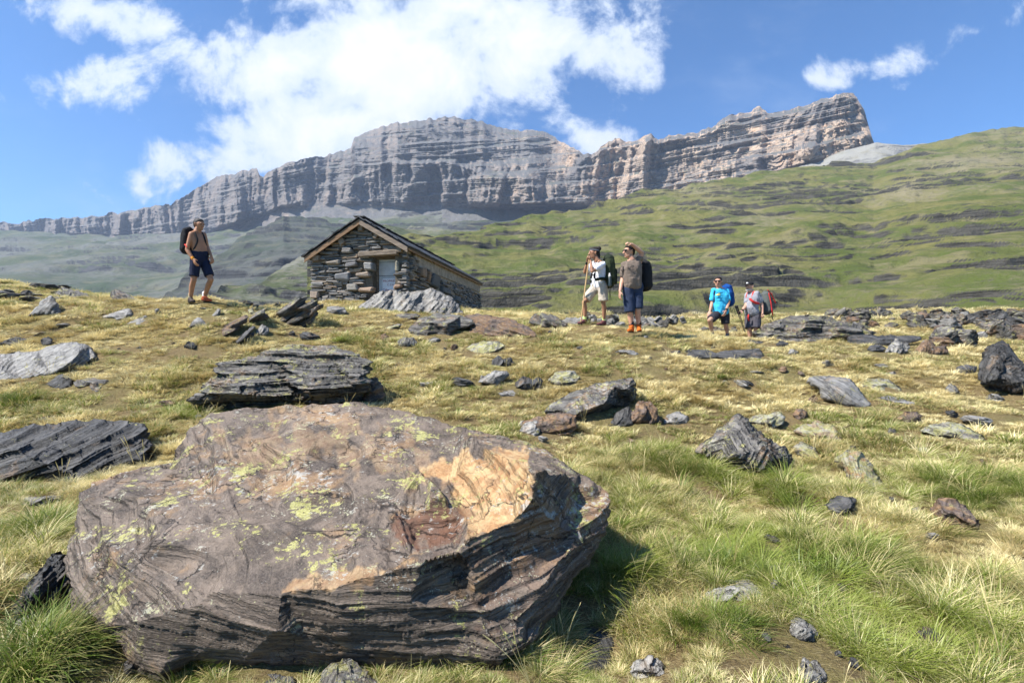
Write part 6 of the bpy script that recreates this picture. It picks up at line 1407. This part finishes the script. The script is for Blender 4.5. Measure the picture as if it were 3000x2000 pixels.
# occupancy of the rocks
def occupancy():
    V = np.concatenate(ROCKV); gz = ground_z(V[:, 0], V[:, 1])
    occ = {}
    res = []
    for cell, ymax in ((.035, 5.0), (.09, 40.0)):
        x0, y0 = -30.0, 0.0; nx, ny = int(70 / cell), int(ymax / cell) + 2
        hi = np.full(nx * ny, -9.0); lo = np.full(nx * ny, 9.0)
        ix = ((V[:, 0] - x0) / cell).astype(int); iy = ((V[:, 1] - y0) / cell).astype(int)
        k = (ix >= 0) & (ix < nx) & (iy >= 0) & (iy < ny); idx = ix[k] * ny + iy[k]; d = (V[:, 2] - gz)[k]
        np.maximum.at(hi, idx, d); np.minimum.at(lo, idx, d)
        res.append((cell, x0, y0, nx, ny, (hi > .015) & (lo < .05)))
    return res
OCC = occupancy()
def occupied(x, y):
    out = np.zeros(len(x), bool)
    for (cell, x0, y0, nx, ny, o), sel in zip(OCC, (y < 4.9, y >= 4.9)):
        ix = ((x - x0) / cell).astype(int); iy = ((y - y0) / cell).astype(int)
        k = sel & (ix >= 0) & (ix < nx) & (iy >= 0) & (iy < ny)
        out[k] |= o[ix[k] * ny + iy[k]]
    # the hut
    lx = (x - HO.x) * HX.x + (y - HO.y) * HX.y; ly = (x - HO.x) * HY.x + (y - HO.y) * HY.y
    return out | ((lx > -3.0) & (lx < .12) & (ly > -.1) & (ly < 9.2))
def near_scale(x, y):
    s_ = .55 + .45 * sst(np.hypot(x, y), 1.9, 3.0)
    for dy_ in (.05, .10, .17): s_ = np.where(occupied(x, y + dy_), np.minimum(s_, .62), s_)
    return s_
SOIL = [(*P(a, b, hit(a, b)[1])[:2], r) for a, b, r in ((2330, 1905, .20), (2220, 1950, .14), (2400, 1985, .14), (1600, 1990, .16), (260, 1985, .14), (550, 1023, .3), (900, 985, .25), (330, 1150, .2), (1900, 1085, .3), (2640, 1390, .10), (2260, 1600, .10))]
def scatter(seed, ymin, ymax, dens, umax=1.5):
    rng = np.random.default_rng(seed)
    n = int(dens * umax * (ymax ** 2 - ymin ** 2) + dens * 1.2 * (ymax - ymin))
    y = np.sqrt(rng.uniform(ymin ** 2, ymax ** 2, n)); u = rng.uniform(-umax, umax, n); x = u * y + rng.normal(0, .3, n)
    return x, y, rng
PT, KIND, ROT, SCL, TIN, HUE = [], [], [], [], [], []
def greenness(x, y):
    px = x / np.maximum(y, .5) * F + 1500
    b = .15 + .27 * np.exp(-((y - 2.2) / 2.6) ** 2) + .16 * sst(px, 1500, 2300) * np.exp(-((y - 3.5) / 3.0) ** 2)
    b = b + .18 * np.exp(-((px - 200) / 350) ** 2 - ((y - 5.6) / 1.2) ** 2)
    return b + fbm(x / .8, y / .8, 0, 3, 91) * .30 + fbm(x / 3.0, y / 3.0, 0, 2, 95) * .16
def put(x, y, kinds, rng, sc, tint, hue, tilt=.18, sink=0.0):
    z = ground_z(x, y) - sink; n = len(x)
    PT.append(np.stack([x, y, z], 1)); KIND.append(rng.choice(kinds, n)); ROT.append(np.stack([rng.normal(0, tilt, n), rng.normal(0, tilt, n), rng.uniform(-1.1, 1.1, n) + np.where(rng.uniform(0, 1, n) > .5, 0, 0.6)], 1)); SCL.append(sc); TIN.append(tint); HUE.append(hue)
def bare(x, y):
    b = np.zeros(len(x), bool)
    for sx_, sy_, r_ in SOIL: b |= np.hypot(x - sx_, y - sy_) < r_ * (1 + .35 * vnoise(x * 9, y * 9, 0, 3))
    return b | (fbm(x / .55, y / .55, 0, 3, 120) < -.74)
def hue_of(x, y, rng): return np.clip(.62 + fbm(x / .5, y / .5, 0, 3, 130) * .7 + rng.normal(0, .22, len(x)), 0, 1)
for (sd, a, b, dens, kinds, s0) in ((1, .9, 5.0, 250, [0, 1, 2, 3], 1.0), (2, 4.9, 9.5, 135, [8, 9, 10], .92), (3, 9.4, 21.0, 62, [8, 9, 10], 1.08), (4, 19.5, 60, 7.0, [14, 15], 1.5)):
    x, y, rng = scatter(sd, a, b, dens)
    k = ~occupied(x, y) & ~bare(x, y); x, y = x[k], y[k]
    gn = greenness(x, y) + rng.normal(0, .10, len(x))
    sc = s0 * (.72 + .5 * sst(fbm(x / .45, y / .45, 0, 2, 140), -.6, .7)) * rng.uniform(.75, 1.25, len(x))
    near_p = np.ones(len(x))
    for px_, py_, _, _ in PADS: near_p = np.minimum(near_p, .45 + .55 * sst(np.hypot(x - px_, y - py_ - .1), .1, .6))
    sc = sc * near_scale(x, y) * (.55 + .6 * sst(fbm(x / .22, y / .22, 0, 2, 141), -.7, .6))
    put(x, y, kinds, rng, sc * near_p, gn, hue_of(x, y, rng))
# large tussocks, in clumps, mostly in the near right-hand part
for sd, a, b, dens, s0 in ((11, 1.0, 5.2, 34, 1.0), (12, 5.0, 9.5, 9, 1.0), (13, 9.0, 20, 1.2, .9)):
    x, y, rng = scatter(sd, a, b, dens)
    px = x / y * F + 1500
    gn = greenness(x, y)
    k = ~occupied(x, y) & ~bare(x, y) & (gn + fbm(x / .5, y / .5, 0, 2, 150) * .4 + .12 * rng.normal(0, 1, len(x)) > .46)
    x, y, gn = x[k], y[k], gn[k]
    put(x, y, [4, 5, 6, 7], rng, s0 * near_scale(x, y) * rng.uniform(.5, 1.05, len(x)), gn + .14 + rng.normal(0, .1, len(x)), hue_of(x, y, rng), .22, .012)
for (px, py, n, rad, sc_, tn) in ((840, 1200, 5, .16, .7, .5), (1035, 1005, 9, .22, 1.2, .8), (2360, 1000, 12, .35, 1.2, .7), (2130, 1400, 22, .45, 1.15, .85), (2300, 1460, 18, .35, 1.2, .9), (1900, 1480, 14, .3, 1.0, .6), (2500, 1640, 20, .3, 1.2, .85), (1850, 1700, 14, .12, 1.1, 1.0), (2130, 1830, 16, .2, 1.0, .95), (2900, 1420, 26, .5, 1.15, .8),
                             (2700, 1750, 20, .35, 1.0, .55), (1950, 1330, 14, .4, 1.1, .8), (200, 1880, 14, .2, 1.2, .9), (120, 1960, 10, .18, 1.1, .8), (380, 1300, 10, .35, 1.1, .7), (560, 1215, 10, .3, 1.2, .9), (120, 1560, 14, .25, 1.1, .8), (900, 1975, 12, .18, .85, .7), (640, 1950, 10, .16, .9, .8), (1320, 1960, 14, .16, .8, .7), (1120, 1975, 10, .16, .8, .5), (60, 1180, 12, .5, 1.1, .7), (250, 1340, 14, .3, 1.0, .6), (1560, 1945, 12, .12, .9, .6), (1650, 1880, 8, .1, .9, .4)):
    p = hit(px, py); rng = np.random.default_rng(int(px + py)); x = p[0] + rng.normal(0, rad * .5, n); y = p[1] + rng.normal(0, rad * .4, n)
    k = ~occupied(x, y); x, y = x[k], y[k]
    put(x, y, [4, 5, 6, 7], rng, sc_ * near_scale(x, y) * rng.uniform(.7, 1.1, len(x)), np.full(len(x), tn) + rng.normal(0, .1, len(x)), hue_of(x, y, rng), .22, .01)
x, y, rng = scatter(31, 1.2, 9, 5.5)
k = ~occupied(x, y); x, y = x[k], y[k]; k = rng.uniform(0, 1, len(x)) < .8; x, y = x[k], y[k]
put(x, y, [11, 12, 13], rng, rng.uniform(.6, 1.1, len(x)), np.full(len(x), -.2), rng.uniform(.3, 1, len(x)), .2)
PT = np.concatenate(PT); KIND = np.concatenate(KIND).astype(np.int32); ROT = np.concatenate(ROT); SCL = np.concatenate(SCL); TIN = np.concatenate(TIN); HUE = np.concatenate(HUE)
print('tufts', len(PT))
me = bpy.data.meshes.new('grass'); me.vertices.add(len(PT)); me.vertices.foreach_set('co', PT.astype(np.float32).ravel())
for nm, tp, a in (('kind', 'INT', KIND), ('size', 'FLOAT', SCL), ('tint', 'FLOAT', TIN), ('hue', 'FLOAT', HUE)):
    at = me.attributes.new(nm, tp, 'POINT'); at.data.foreach_set('value', a.astype(np.int32 if tp == 'INT' else np.float32))
at = me.attributes.new('turn', 'FLOAT_VECTOR', 'POINT'); at.data.foreach_set('vector', ROT.astype(np.float32).ravel())
go = link(bpy.data.objects.new('grass', me)); tag(go, kind='stuff')
ng = bpy.data.node_groups.new('grow', 'GeometryNodeTree')
ng.interface.new_socket('Geometry', in_out='INPUT', socket_type='NodeSocketGeometry'); ng.interface.new_socket('Geometry', in_out='OUTPUT', socket_type='NodeSocketGeometry')
nn = ng.nodes; gi = nn.new('NodeGroupInput'); go_ = nn.new('NodeGroupOutput'); ci = nn.new('GeometryNodeCollectionInfo'); ci.inputs['Collection'].default_value = protos; ci.inputs['Separate Children'].default_value = True; ci.inputs['Reset Children'].default_value = True
mp_ = nn.new('GeometryNodeMeshToPoints'); iop = nn.new('GeometryNodeInstanceOnPoints')
def nattr(nm, tp):
    q = nn.new('GeometryNodeInputNamedAttribute'); q.data_type = tp; q.inputs['Name'].default_value = nm; return q.outputs['Attribute']
lk = ng.links.new
lk(gi.outputs[0], mp_.inputs[0]); lk(mp_.outputs[0], iop.inputs['Points']); lk(ci.outputs[0], iop.inputs['Instance']); iop.inputs['Pick Instance'].default_value = True
lk(nattr('kind', 'INT'), iop.inputs['Instance Index']); lk(nattr('size', 'FLOAT'), iop.inputs['Scale'])
er = nn.new('FunctionNodeEulerToRotation'); lk(nattr('turn', 'FLOAT_VECTOR'), er.inputs[0]); lk(er.outputs[0], iop.inputs['Rotation'])
lk(iop.outputs[0], go_.inputs[0])
md = go.modifiers.new('grow', 'NODES'); md.node_group = ng
